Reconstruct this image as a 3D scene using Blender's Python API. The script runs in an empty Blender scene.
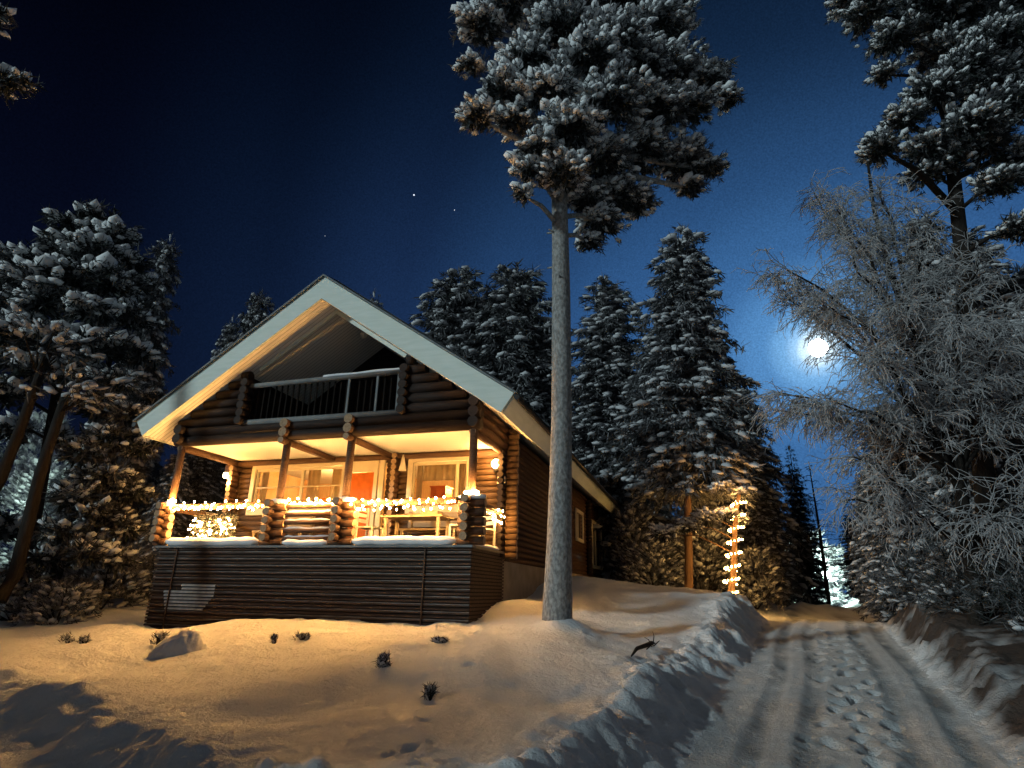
import bpy, bmesh, math, random
import numpy as np
from mathutils import Vector, Matrix

SC = bpy.context.scene
COL = SC.collection
R = math.radians
random.seed(7)
RNG = np.random.default_rng(11)

# ------------------------------------------------------------------ camera
EYE = 1.82
F_PX, PITCH, ROLL, YAW = 607.09, .3301, .0193, .2929
_R0 = np.array([1, 0, 0.]); _U0 = np.array([0, -math.sin(PITCH), math.cos(PITCH)])
_F = np.array([0, math.cos(PITCH), math.sin(PITCH)])
_R = _R0 * math.cos(ROLL) + _U0 * math.sin(ROLL)
_U = -_R0 * math.sin(ROLL) + _U0 * math.cos(ROLL)
cd = bpy.data.cameras.new('camera'); cam = bpy.data.objects.new('camera', cd); COL.objects.link(cam)
cd.sensor_width = 36; cd.lens = F_PX / 1024 * 36; cd.clip_end = 4000; cd.clip_start = .05
cam.matrix_world = Matrix(((_R[0], _U[0], -_F[0], 0), (_R[1], _U[1], -_F[1], 0), (_R[2], _U[2], -_F[2], EYE), (0, 0, 0, 1)))
SC.camera = cam

def at(px, py, Y):                       # the point Y metres ahead that shows at this pixel
    r = _F + _R * (px - 512) / F_PX - _U * (py - 384) / F_PX
    p = r * Y / r[1]
    return np.array([p[0], p[1], p[2] + EYE])

MOON_DIR = _F + _R * (818 - 512) / F_PX - _U * (348 - 384) / F_PX
MOON_DIR = MOON_DIR / np.linalg.norm(MOON_DIR)

# ------------------------------------------------------------------ world: moonlit night sky
W = bpy.data.worlds.new('World'); SC.world = W; W.use_nodes = True
nt = W.node_tree; nt.nodes.clear()
def wn(t, **k):
    n = nt.nodes.new(t)
    for a, b in k.items(): setattr(n, a, b)
    return n
out = wn('ShaderNodeOutputWorld'); bg = wn('ShaderNodeBackground'); bg.inputs['Strength'].default_value = .88
tc = wn('ShaderNodeTexCoord')
nrm = wn('ShaderNodeVectorMath', operation='NORMALIZE'); nt.links.new(tc.outputs['Generated'], nrm.inputs[0])
dot = wn('ShaderNodeVectorMath', operation='DOT_PRODUCT'); nt.links.new(nrm.outputs[0], dot.inputs[0]); dot.inputs[1].default_value = MOON_DIR
ac = wn('ShaderNodeMath', operation='ARCCOSINE'); nt.links.new(dot.outputs['Value'], ac.inputs[0])
mr = wn('ShaderNodeMapRange'); nt.links.new(ac.outputs[0], mr.inputs[0])
mr.inputs['From Min'].default_value = 0; mr.inputs['From Max'].default_value = math.pi / 2
ramp = wn('ShaderNodeValToRGB'); nt.links.new(mr.outputs[0], ramp.inputs[0])
cr = ramp.color_ramp; cr.interpolation = 'EASE'
SKY = [(0, (1.2, 1.4, 1.5)), (.0135, (.75, 1.0, 1.2)), (.020, (.34, .62, .95)), (.030, (.17, .41, .74)), (.05, (.085, .25, .53)), (.10, (.043, .142, .345)), (.18, (.030, .101, .262)), (.29, (.0178, .058, .158)), (.42, (.0088, .0250, .075)), (.55, (.0036, .0095, .030)), (.70, (.0015, .0028, .0105)), (1, (.001, .0013, .0045))]
while len(cr.elements) < len(SKY): cr.elements.new(.5)
for e, (p, c) in zip(cr.elements, SKY): e.position = p; e.color = (*c, 1)
# faint air glow low over the horizon, and slight unevenness
sep = wn('ShaderNodeSeparateXYZ'); nt.links.new(nrm.outputs[0], sep.inputs[0])
hz = wn('ShaderNodeMapRange'); nt.links.new(sep.outputs['Z'], hz.inputs[0])
hz.inputs['From Min'].default_value = .0; hz.inputs['From Max'].default_value = .55; hz.inputs['To Min'].default_value = 1; hz.inputs['To Max'].default_value = 0
pw = wn('ShaderNodeMath', operation='POWER'); nt.links.new(hz.outputs[0], pw.inputs[0]); pw.inputs[1].default_value = 2
add = wn('ShaderNodeMixRGB', blend_type='ADD'); nt.links.new(pw.outputs[0], add.inputs[0])
zf = wn('ShaderNodeMapRange', interpolation_type='SMOOTHSTEP'); nt.links.new(sep.outputs['Z'], zf.inputs[0])
zf.inputs['From Min'].default_value = .38; zf.inputs['From Max'].default_value = .80; zf.inputs['To Min'].default_value = 1; zf.inputs['To Max'].default_value = .24
zm = wn('ShaderNodeMixRGB', blend_type='MULTIPLY'); zm.inputs[0].default_value = 1
nt.links.new(ramp.outputs[0], zm.inputs[1]); nt.links.new(zf.outputs[0], zm.inputs[2]); nt.links.new(zm.outputs[0], add.inputs[1]); add.inputs[2].default_value = (.003, .006, .017, 1)
# fill glow added to the unseen sky behind the viewer to lift the shadows
gy_ = wn('ShaderNodeMapRange'); nt.links.new(sep.outputs['Y'], gy_.inputs[0])
gy_.inputs['From Min'].default_value = .15; gy_.inputs['From Max'].default_value = -.8; gy_.inputs['To Min'].default_value = 0; gy_.inputs['To Max'].default_value = 1
gl_ = wn('ShaderNodeMixRGB', blend_type='ADD'); nt.links.new(gy_.outputs[0], gl_.inputs[0])
nt.links.new(add.outputs[0], gl_.inputs[1]); gl_.inputs[2].default_value = (.066, .074, .080, 1)
ns = wn('ShaderNodeTexNoise'); ns.inputs['Scale'].default_value = 420; ns.inputs['Detail'].default_value = 1; nt.links.new(nrm.outputs[0], ns.inputs['Vector'])
nm = wn('ShaderNodeMapRange'); nt.links.new(ns.outputs['Fac'], nm.inputs[0]); nm.inputs['From Min'].default_value = .2; nm.inputs['From Max'].default_value = .8
nm.inputs['To Min'].default_value = .78; nm.inputs['To Max'].default_value = 1.22
mul = wn('ShaderNodeMixRGB', blend_type='MULTIPLY'); mul.inputs[0].default_value = 1
nt.links.new(gl_.outputs[0], mul.inputs[1]); nt.links.new(nm.outputs[0], mul.inputs[2])
nt.links.new(mul.outputs[0], bg.inputs['Color']); nt.links.new(bg.outputs[0], out.inputs[0])

# ------------------------------------------------------------------ key light from behind the viewer
SUN_EL, SUN_AZ = 17.5, 56.0              # low light coming from behind, left
sd = bpy.data.lights.new('sun', 'SUN'); sd.energy = 1.25; sd.angle = R(4); sd.color = (.76, .96, 1.0)
sun = bpy.data.objects.new('sun', sd); COL.objects.link(sun)
LDIR = Vector((math.sin(R(SUN_AZ)) * math.cos(R(SUN_EL)), math.cos(R(SUN_AZ)) * math.cos(R(SUN_EL)), -math.sin(R(SUN_EL))))
sun.rotation_euler = LDIR.to_track_quat('-Z', 'Y').to_euler()

SC.view_settings.view_transform = 'Standard'; SC.view_settings.look = 'None'
SC.view_settings.exposure = .22; SC.view_settings.gamma = 1; SC.view_settings.use_curve_mapping = False
SC.render.engine = 'CYCLES'
SC.cycles.use_denoising = True
SC.cycles.max_bounces = 6; SC.cycles.diffuse_bounces = 3; SC.cycles.glossy_bounces = 2; SC.cycles.transmission_bounces = 4; SC.cycles.transparent_max_bounces = 6
SC.cycles.caustics_reflective = False; SC.cycles.caustics_refractive = False
SC.cycles.sample_clamp_indirect = 4

# ------------------------------------------------------------------ materials
MATS = {}
def mat(name, color, rough=.8, noise=0, scale=8, bump=0, bscale=40, stretch=(1, 1, 1), color2=None, emit=None, estr=0, spec=.12, attr=None, coords='Object'):
    m = bpy.data.materials.new(name); m.use_nodes = True
    t = m.node_tree; b = t.nodes['Principled BSDF']
    b.inputs['Base Color'].default_value = (*color, 1); b.inputs['Roughness'].default_value = rough
    b.inputs['Specular IOR Level'].default_value = spec
    tcn = t.nodes.new('ShaderNodeTexCoord'); mp = t.nodes.new('ShaderNodeMapping'); mp.inputs['Scale'].default_value = stretch
    t.links.new(tcn.outputs[coords], mp.inputs[0])
    if noise or color2 is not None:
        n = t.nodes.new('ShaderNodeTexNoise'); n.inputs['Scale'].default_value = scale; n.inputs['Detail'].default_value = 5
        t.links.new(mp.outputs[0], n.inputs['Vector'])
        r = t.nodes.new('ShaderNodeValToRGB'); t.links.new(n.outputs['Fac'], r.inputs[0])
        c2 = color2 if color2 is not None else tuple(c * (1 - noise) for c in color)
        r.color_ramp.elements[0].position = .32; r.color_ramp.elements[0].color = (*c2, 1)
        r.color_ramp.elements[1].position = .68; r.color_ramp.elements[1].color = (*color, 1)
        src = r.outputs[0]
        if attr:
            a = t.nodes.new('ShaderNodeAttribute'); a.attribute_name = attr[0]
            mx = t.nodes.new('ShaderNodeMixRGB'); t.links.new(a.outputs['Fac'], mx.inputs[0])
            t.links.new(src, mx.inputs[1]); mx.inputs[2].default_value = (*attr[1], 1); src = mx.outputs[0]
        t.links.new(src, b.inputs['Base Color'])
    if bump:
        n2 = t.nodes.new('ShaderNodeTexNoise'); n2.inputs['Scale'].default_value = bscale; n2.inputs['Detail'].default_value = 4
        t.links.new(mp.outputs[0], n2.inputs['Vector'])
        bp = t.nodes.new('ShaderNodeBump'); bp.inputs['Strength'].default_value = bump; bp.inputs['Distance'].default_value = .02
        t.links.new(n2.outputs['Fac'], bp.inputs['Height']); t.links.new(bp.outputs[0], b.inputs['Normal'])
    if emit is not None:
        b.inputs['Emission Color'].default_value = (*emit, 1); b.inputs['Emission Strength'].default_value = estr
    MATS[name] = m
    return m
def tint_mat(name, dark, light, rough=.9):
    m = bpy.data.materials.new(name); m.use_nodes = True; t = m.node_tree; b = t.nodes['Principled BSDF']
    a = t.nodes.new('ShaderNodeAttribute'); a.attribute_name = 'tint'
    mx = t.nodes.new('ShaderNodeMixRGB'); t.links.new(a.outputs['Fac'], mx.inputs[0])
    mx.inputs[1].default_value = (*dark, 1); mx.inputs[2].default_value = (*light, 1)
    t.links.new(mx.outputs[0], b.inputs['Base Color']); b.inputs['Roughness'].default_value = rough; b.inputs['Specular IOR Level'].default_value = .15
    MATS[name] = m; return m
M = MATS
mat('log_stain', (.12, .070, .044), .55, scale=3, stretch=(1.2, 14, 14), color2=(.06, .032, .019), bump=.35, bscale=9)
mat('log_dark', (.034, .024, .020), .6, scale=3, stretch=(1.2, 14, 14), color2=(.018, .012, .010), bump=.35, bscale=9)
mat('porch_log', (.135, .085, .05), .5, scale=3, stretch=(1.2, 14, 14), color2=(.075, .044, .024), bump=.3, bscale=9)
mat('log_end', (.42, .30, .19), .75, scale=20, color2=(.26, .17, .10))
mat('slat', (.095, .062, .046), .6, scale=5, stretch=(.5, 12, 12), color2=(.035, .022, .017), bump=.3, bscale=12)
mat('slat_light_patch', (.80, .78, .75), .8, scale=9, color2=(.55, .52, .49))
mat('slat_highlight', (.46, .42, .39), .8, scale=7, stretch=(.6, 6, 6), color2=(.14, .11, .09))
mat('white_paint', (.71, .77, .71), .5, scale=2.5, stretch=(1, 1, 6), color2=(.62, .69, .62), bump=.08, bscale=25)
mat('soffit_paint', (.82, .80, .74), .6, scale=4, color2=(.75, .73, .66))
mat('cream_paint', (.74, .66, .46), .5, scale=4, color2=(.68, .60, .42))
mat('ceiling_paint', (.86, .87, .86), .6, scale=3, stretch=(.4, 6, 1), color2=(.83, .84, .83))
mat('grey_rail', (.20, .215, .22), .6, scale=6, color2=(.14, .15, .155))
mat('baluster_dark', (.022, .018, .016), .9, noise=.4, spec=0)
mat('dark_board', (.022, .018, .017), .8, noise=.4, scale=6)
mat('plaster', (.36, .31, .25), .9, scale=3, color2=(.27, .23, .18), bump=.3, bscale=20)
mat('roof_sheet', (.05, .055, .06), .5, noise=.3)
mat('snow', (.82, .84, .86), .75, scale=1.2, color2=(.76, .78, .81), bump=.45, bscale=22, coords='Object')
mat('snow_soft', (.80, .82, .84), .8, scale=6, color2=(.72, .74, .77), bump=.3, bscale=30)
mat('interior', (.74, .48, .22), .8, scale=2, stretch=(12, 1, 1), color2=(.62, .37, .14))
mat('interior_floor', (.30, .17, .08), .6, noise=.3)
mat('red_orange', (.62, .16, .03), .7, noise=.2)
mat('curtain', (.82, .74, .54), .9, scale=3, stretch=(20, 20, .4), color2=(.66, .56, .36))
mat('cream_wood', (.40, .33, .22), .6, scale=5, stretch=(1, 10, 10), color2=(.30, .23, .14))
mat('white_wood', (.75, .70, .58), .6, noise=.1)
mat('metal_dark', (.03, .03, .032), .4, noise=.2)
mat('pale_dish', (.50, .49, .40), .5, noise=.15)
mat('wire', (.02, .03, .02), .6, noise=.2)
mat('plate_white', (.78, .74, .62), .5, noise=.05)
mat('digit', (.12, .07, .03), .6, noise=.1)
mat('pine_bark', (.36, .36, .35), .95, scale=24, stretch=(1, 1, .6), color2=(.17, .165, .16), bump=1, bscale=16)
mat('bark_dark', (.028, .024, .021), .95, scale=6, stretch=(3, 3, .7), color2=(.016, .013, .011), bump=1, bscale=14)
mat('bark_red', (.17, .10, .06), .95, scale=6, stretch=(3, 3, .7), color2=(.13, .075, .045), bump=1, bscale=14)
mat('bulb_glow', (1, .8, .5), .5, emit=(1, .49, .13), estr=690)
mat('bulb_soft', (1, .8, .5), .5, emit=(1, .54, .14), estr=85)
mat('lamp_glow', (1, .9, .7), .5, emit=(1, .80, .42), estr=9)
mat('lamp_glow_dim', (1, .9, .7), .5, emit=(1, .74, .35), estr=2.2)
mat('shade_glow', (1, .8, .4), .5, emit=(1, .62, .18), estr=2.0)
mat('flood_glow', (1, 1, 1), .5, emit=(.72, 1, .86), estr=40)
mat('moon_glow', (1, 1, 1), .5, emit=(.86, .95, 1), estr=90)
mat('star_glow', (1, 1, 1), .5, emit=(.8, .88, 1), estr=1)
for e_, p_ in zip(M['pine_bark'].node_tree.nodes['Color Ramp'].color_ramp.elements, (.36, .66)): e_.position = p_
tint_mat('needles', (.012, .017, .014), (.25, .25, .27))
tint_mat('needles_dark', (.008, .012, .010), (.09, .10, .105))
tint_mat('frost_twig', (.065, .06, .058), (.45, .45, .46))
tint_mat('clump_snow', (.58, .60, .61), (.84, .86, .87))
tint_mat('spruce_snow', (.24, .245, .26), (.60, .61, .63))
tint_mat('snow_ground', (.80, .82, .84), (.075, .058, .050))
tint_mat('drive_snow', (.66, .68, .69), (.25, .262, .272))
# ground snow: fine grain on top of the tint
for nme, sc1, st in (('snow_ground', 17, 1.0), ('drive_snow', 30, 1.0)):
    t = M[nme].node_tree; b = t.nodes['Principled BSDF']; tcn = t.nodes.new('ShaderNodeTexCoord')
    n2 = t.nodes.new('ShaderNodeTexNoise'); n2.inputs['Scale'].default_value = sc1; n2.inputs['Detail'].default_value = 6; n2.inputs['Roughness'].default_value = .7
    t.links.new(tcn.outputs['Object'], n2.inputs['Vector'])
    bp = t.nodes.new('ShaderNodeBump'); bp.inputs['Strength'].default_value = st; bp.inputs['Distance'].default_value = .045
    t.links.new(n2.outputs['Fac'], bp.inputs['Height']); t.links.new(bp.outputs[0], b.inputs['Normal'])
# curtains let light through
t = M['curtain'].node_tree; b = t.nodes['Principled BSDF']; tl = t.nodes.new('ShaderNodeBsdfTranslucent'); tl.inputs['Color'].default_value = (.85, .72, .42, 1)
mxs = t.nodes.new('ShaderNodeMixShader'); mxs.inputs[0].default_value = .6; t.links.new(b.outputs[0], mxs.inputs[1]); t.links.new(tl.outputs[0], mxs.inputs[2]); t.links.new(mxs.outputs[0], t.nodes['Material Output'].inputs[0])
# window glass: thin, mostly clear with a faint reflection
m = bpy.data.materials.new('glass'); m.use_nodes = True; t = m.node_tree; t.nodes.remove(t.nodes['Principled BSDF'])
tr = t.nodes.new('ShaderNodeBsdfTransparent'); gl = t.nodes.new('ShaderNodeBsdfGlossy'); gl.inputs['Roughness'].default_value = .03
mxs = t.nodes.new('ShaderNodeMixShader'); fr = t.nodes.new('ShaderNodeFresnel'); fr.inputs[0].default_value = 1.35
t.links.new(fr.outputs[0], mxs.inputs[0]); t.links.new(tr.outputs[0], mxs.inputs[1]); t.links.new(gl.outputs[0], mxs.inputs[2])
t.links.new(mxs.outputs[0], t.nodes['Material Output'].inputs[0]); MATS['glass'] = m
# panelled balcony ceiling
t = M['soffit_paint'].node_tree; b = t.nodes['Principled BSDF']; tcn = t.nodes.new('ShaderNodeTexCoord')
wv = t.nodes.new('ShaderNodeTexWave'); wv.bands_direction = 'Y'; wv.inputs['Scale'].default_value = 3.2; wv.wave_profile = 'SAW'
t.links.new(tcn.outputs['Object'], wv.inputs['Vector'])
bp = t.nodes.new('ShaderNodeBump'); bp.inputs['Strength'].default_value = .6; bp.inputs['Distance'].default_value = .02
t.links.new(wv.outputs['Fac'], bp.inputs['Height']); t.links.new(bp.outputs[0], b.inputs['Normal'])
gr_ = t.nodes.new('ShaderNodeValToRGB'); t.links.new(wv.outputs['Fac'], gr_.inputs[0]); gr_.color_ramp.interpolation = 'CONSTANT'
gr_.color_ramp.elements[0].color = (.42, .42, .40, 1); gr_.color_ramp.elements[1].position = .16; gr_.color_ramp.elements[1].color = (.86, .85, .80, 1)
t.links.new(gr_.outputs[0], b.inputs['Base Color'])

# ------------------------------------------------------------------ tagging and mesh helpers
def tag(o, label=None, cat=None, group=None, kind=None):
    if label: o['label'] = label
    if cat: o['category'] = cat
    if group: o['group'] = group
    if kind: o['kind'] = kind
    return o
def empty(name, loc, rz=0, label=None, cat=None, group=None):
    o = bpy.data.objects.new(name, None); o.empty_display_size = .2; COL.objects.link(o)
    o.location = loc; o.rotation_euler = (0, 0, rz)
    return tag(o, label, cat, group)
def copy_tree(o, parent=None):
    c = o.copy(); COL.objects.link(c); c.parent = parent
    for ch in o.children: copy_tree(ch, c)
    return c

class MB:
    """collects shapes, then links them as one mesh object"""
    def __init__(s): s.v = []; s.f = []; s.m = []; s.sm = []
    def add(s, vs, fs, mi=0, smooth=False):
        o = len(s.v); s.v += [tuple(p) for p in vs]
        for f in fs: s.f.append([i + o for i in f]); s.m.append(mi); s.sm.append(smooth)
        return s
    def box(s, x0, x1, y0, y1, z0, z1, mi=0):
        v = [(x0, y0, z0), (x1, y0, z0), (x1, y1, z0), (x0, y1, z0), (x0, y0, z1), (x1, y0, z1), (x1, y1, z1), (x0, y1, z1)]
        return s.add(v, [(0, 3, 2, 1), (4, 5, 6, 7), (0, 1, 5, 4), (1, 2, 6, 5), (2, 3, 7, 6), (3, 0, 4, 7)], mi)
    def tube(s, pts, rads, n=8, mi=0, cap=True, capmi=None, smooth=True, wob=0):
        pts = [Vector(p) for p in pts]; rings = []; o = len(s.v)
        if not hasattr(rads, '__len__'): rads = [rads] * len(pts)
        up = Vector((0, 0, 1))
        for i, p in enumerate(pts):
            d = (pts[min(i + 1, len(pts) - 1)] - pts[max(i - 1, 0)]).normalized()
            a = d.cross(up if abs(d.z) < .95 else Vector((1, 0, 0))).normalized(); b = d.cross(a)
            for k in range(n):
                th = 2 * math.pi * k / n; r = rads[i] * (1 + wob * (random.random() - .5))
                s.v.append(tuple(p + a * (math.cos(th) * r) + b * (math.sin(th) * r)))
        for i in range(len(pts) - 1):
            for k in range(n):
                s.f.append([o + i * n + k, o + i * n + (k + 1) % n, o + (i + 1) * n + (k + 1) % n, o + (i + 1) * n + k]); s.m.append(mi); s.sm.append(smooth)
        if cap:
            cm = mi if capmi is None else capmi
            s.f.append([o + k for k in range(n)][::-1]); s.m.append(cm); s.sm.append(False)
            e = o + (len(pts) - 1) * n
            s.f.append([e + k for k in range(n)]); s.m.append(cm); s.sm.append(False)
        return s
    def lathe(s, prof, c=(0, 0, 0), n=16, mi=0):
        pts = [(c[0], c[1], c[2] + z) for r, z in prof]
        o = len(s.v)
        for (r, z) in prof:
            for k in range(n):
                th = 2 * math.pi * k / n; s.v.append((c[0] + r * math.cos(th), c[1] + r * math.sin(th), c[2] + z))
        for i in range(len(prof) - 1):
            for k in range(n):
                s.f.append([o + i * n + k, o + i * n + (k + 1) % n, o + (i + 1) * n + (k + 1) % n, o + (i + 1) * n + k]); s.m.append(mi); s.sm.append(True)
        return s
    def prism(s, poly, y0, y1, mi=0):       # polygon in (x, z), extruded along y
        n = len(poly); v = [(x, y0, z) for x, z in poly] + [(x, y1, z) for x, z in poly]
        return s.add(v, [list(range(n)), list(range(2 * n - 1, n - 1, -1))] + [[(i + 1) % n, i, n + i, n + (i + 1) % n] for i in range(n)], mi)
    def build(s, name, mats, parent=None, bevel=0):
        me = bpy.data.meshes.new(name); me.from_pydata(s.v, [], s.f)
        if not isinstance(mats, (list, tuple)): mats = [mats]
        for m in mats: me.materials.append(m)
        me.polygons.foreach_set('material_index', s.m); me.polygons.foreach_set('use_smooth', s.sm); me.update()
        bm = bmesh.new(); bm.from_mesh(me); bmesh.ops.recalc_face_normals(bm, faces=bm.faces); bm.to_mesh(me); bm.free()
        o = bpy.data.objects.new(name, me); COL.objects.link(o); o.parent = parent
        if bevel:
            b = o.modifiers.new('bevel', 'BEVEL'); b.width = bevel; b.segments = 2; b.limit_method = 'ANGLE'
        return o

def soup(name, V, T, mats, mi=None, tint=None, parent=None, smooth=None):
    """fast triangle mesh from arrays"""
    me = bpy.data.meshes.new(name); nv, nf = len(V), len(T)
    me.vertices.add(nv); me.vertices.foreach_set('co', np.ascontiguousarray(V, dtype=np.float32).ravel())
    k = T.shape[1]
    me.loops.add(nf * k); me.loops.foreach_set('vertex_index', np.ascontiguousarray(T, dtype=np.int32).ravel())
    me.polygons.add(nf); me.polygons.foreach_set('loop_start', np.arange(0, nf * k, k, dtype=np.int32))
    me.polygons.foreach_set('loop_total', np.full(nf, k, dtype=np.int32))
    for m in mats: me.materials.append(m)
    if mi is not None: me.polygons.foreach_set('material_index', mi.astype(np.int32))
    if smooth is None: smooth = np.ones(nf, bool)
    me.polygons.foreach_set('use_smooth', smooth)
    if tint is not None:
        a = me.attributes.new('tint', 'FLOAT', 'POINT'); a.data.foreach_set('value', tint.astype(np.float32))
    me.update(calc_edges=True); me.validate()
    o = bpy.data.objects.new(name, me); COL.objects.link(o); o.parent = parent
    return o

# ------------------------------------------------------------------ noise
_perm = RNG.random((256, 256))
def vnoise(x, y):
    xi = np.floor(x).astype(int); yi = np.floor(y).astype(int); fx = x - xi; fy = y - yi
    fx = fx * fx * (3 - 2 * fx); fy = fy * fy * (3 - 2 * fy)
    g = lambda a, b: _perm[a % 256, b % 256]
    return (g(xi, yi) * (1 - fx) + g(xi + 1, yi) * fx) * (1 - fy) + (g(xi, yi + 1) * (1 - fx) + g(xi + 1, yi + 1) * fx) * fy - .5
def fbm(x, y, o=4):
    s = 0; a = 1
    for i in range(o): s = s + a * vnoise(x * 2 ** i + 17.3 * i, y * 2 ** i + 5.1 * i); a *= .5
    return s
sstep = lambda a, b, x: (lambda t: t * t * (3 - 2 * t))(np.clip((x - a) / (b - a), 0, 1))

# ------------------------------------------------------------------ terrain
CP = [(146, 622, 13.1), (300, 618, 12.3), (400, 620, 11.7), (469, 624, 10.9), (505, 606, 12.6), (542, 590, 15.5), (570, 581, 16), (610, 583, 17.5), (650, 587, 17.5),
      (690, 590, 17), (730, 594, 17), (757, 603, 17), (557, 621, 10), (600, 640, 9.5), (640, 640, 10.5), (690, 630, 12), (625, 610, 13.5),
      (100, 620, 14.5), (0, 592, 19), (70, 582, 21), (-150, 598, 18), (0, 640, 12), (100, 660, 10), (0, 666, 8.9), (60, 694, 7.2), (130, 718, 6.1), (200, 742, 5.1), (250, 762, 4.5),
      (250, 650, 9.8), (400, 650, 8.8), (300, 700, 6.2), (400, 700, 6.2), (500, 680, 6.8), (560, 700, 6), (400, 760, 4.3), (300, 762, 4.3), (500, 740, 4.9), (560, 735, 5.2),
      (610, 700, 6.6), (650, 680, 7.6), (690, 655, 9.6), (200, 690, 7.2), (110, 690, 8),
      (940, 602, 14.5), (1000, 622, 11), (1024, 655, 8.8), (1050, 740, 6.0)]
cp = np.array([at(*c) for c in CP])
extra = np.array([(8.2, 17, 1.25), (9.5, 20, 1.2), (11, 24, 1.5), (14, 40, 1.9), (-6, 32, 1.9), (4, 34, 1.7), (-25, 30, 2.2), (-40, 20, 2.2), (-22, 14, 1.5), (30, 30, 2.0), (25, 12, 1.8), (40, 5, 1.8), (12, 6, 1.2), (12, 0, 1.0),
                  (-14, 9, 1.0), (0, 70, 3), (-60, 60, 4), (60, 60, 3), (-9, 22, 1.5), (-3, 20, 1.7), (-8, 16, 1.3), (-1, 14, 1.45), (7, -20, 0), (-50, -30, 2), (40, -30, 1)])
cp = np.vstack([cp, extra])
def _tps(r): return np.where(r > 1e-6, r * r * np.log(r + 1e-9), 0)
_D = np.linalg.norm(cp[:, None, :2] - cp[None, :, :2], axis=2)
_n = len(cp); _A = np.zeros((_n + 3, _n + 3)); _A[:_n, :_n] = _tps(_D) + np.eye(_n) * .25
_A[:_n, _n] = 1; _A[:_n, _n + 1:] = cp[:, :2]; _A[_n, :_n] = 1; _A[_n + 1:, :_n] = cp[:, :2].T
_w = np.linalg.solve(_A, np.concatenate([cp[:, 2], np.zeros(3)]))
DIRX, DIRY = .4327, .9015
def tcoord(X, Y): return X * DIRY - Y * DIRX
def zdrive(Y): return np.interp(Y, [-400, -8, 0, 6, 11, 15, 16.5, 19, 24, 400], [-.2, -.1, .0, .45, .84, 1.14, 1.22, 1.22, 1.2, 1.4])
YL_X = [-60, -14, -6.6, -3.8, -1.9, -.4, .6, 3, 60]; YL_Y = [34, 12.0, 7.9, 5.7, 3.7, 2.3, 1.8, 1.6, 1.6]
def dedge(X, Y):
    t = tcoord(X, Y); dd = np.where(t < 0, -t - 1.22 + .22 * vnoise((x_s := (X * DIRX + Y * DIRY)) * .8, x_s * 0 + 3.3), t - 1.4)
    dr = (Y - np.interp(X, YL_X, YL_Y)) * .72
    return np.minimum(np.maximum(dd, -9), dr), t
SHADE_RIDGE_Q0, SHADE_RIDGE_Q1 = -34, -2.6
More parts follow.
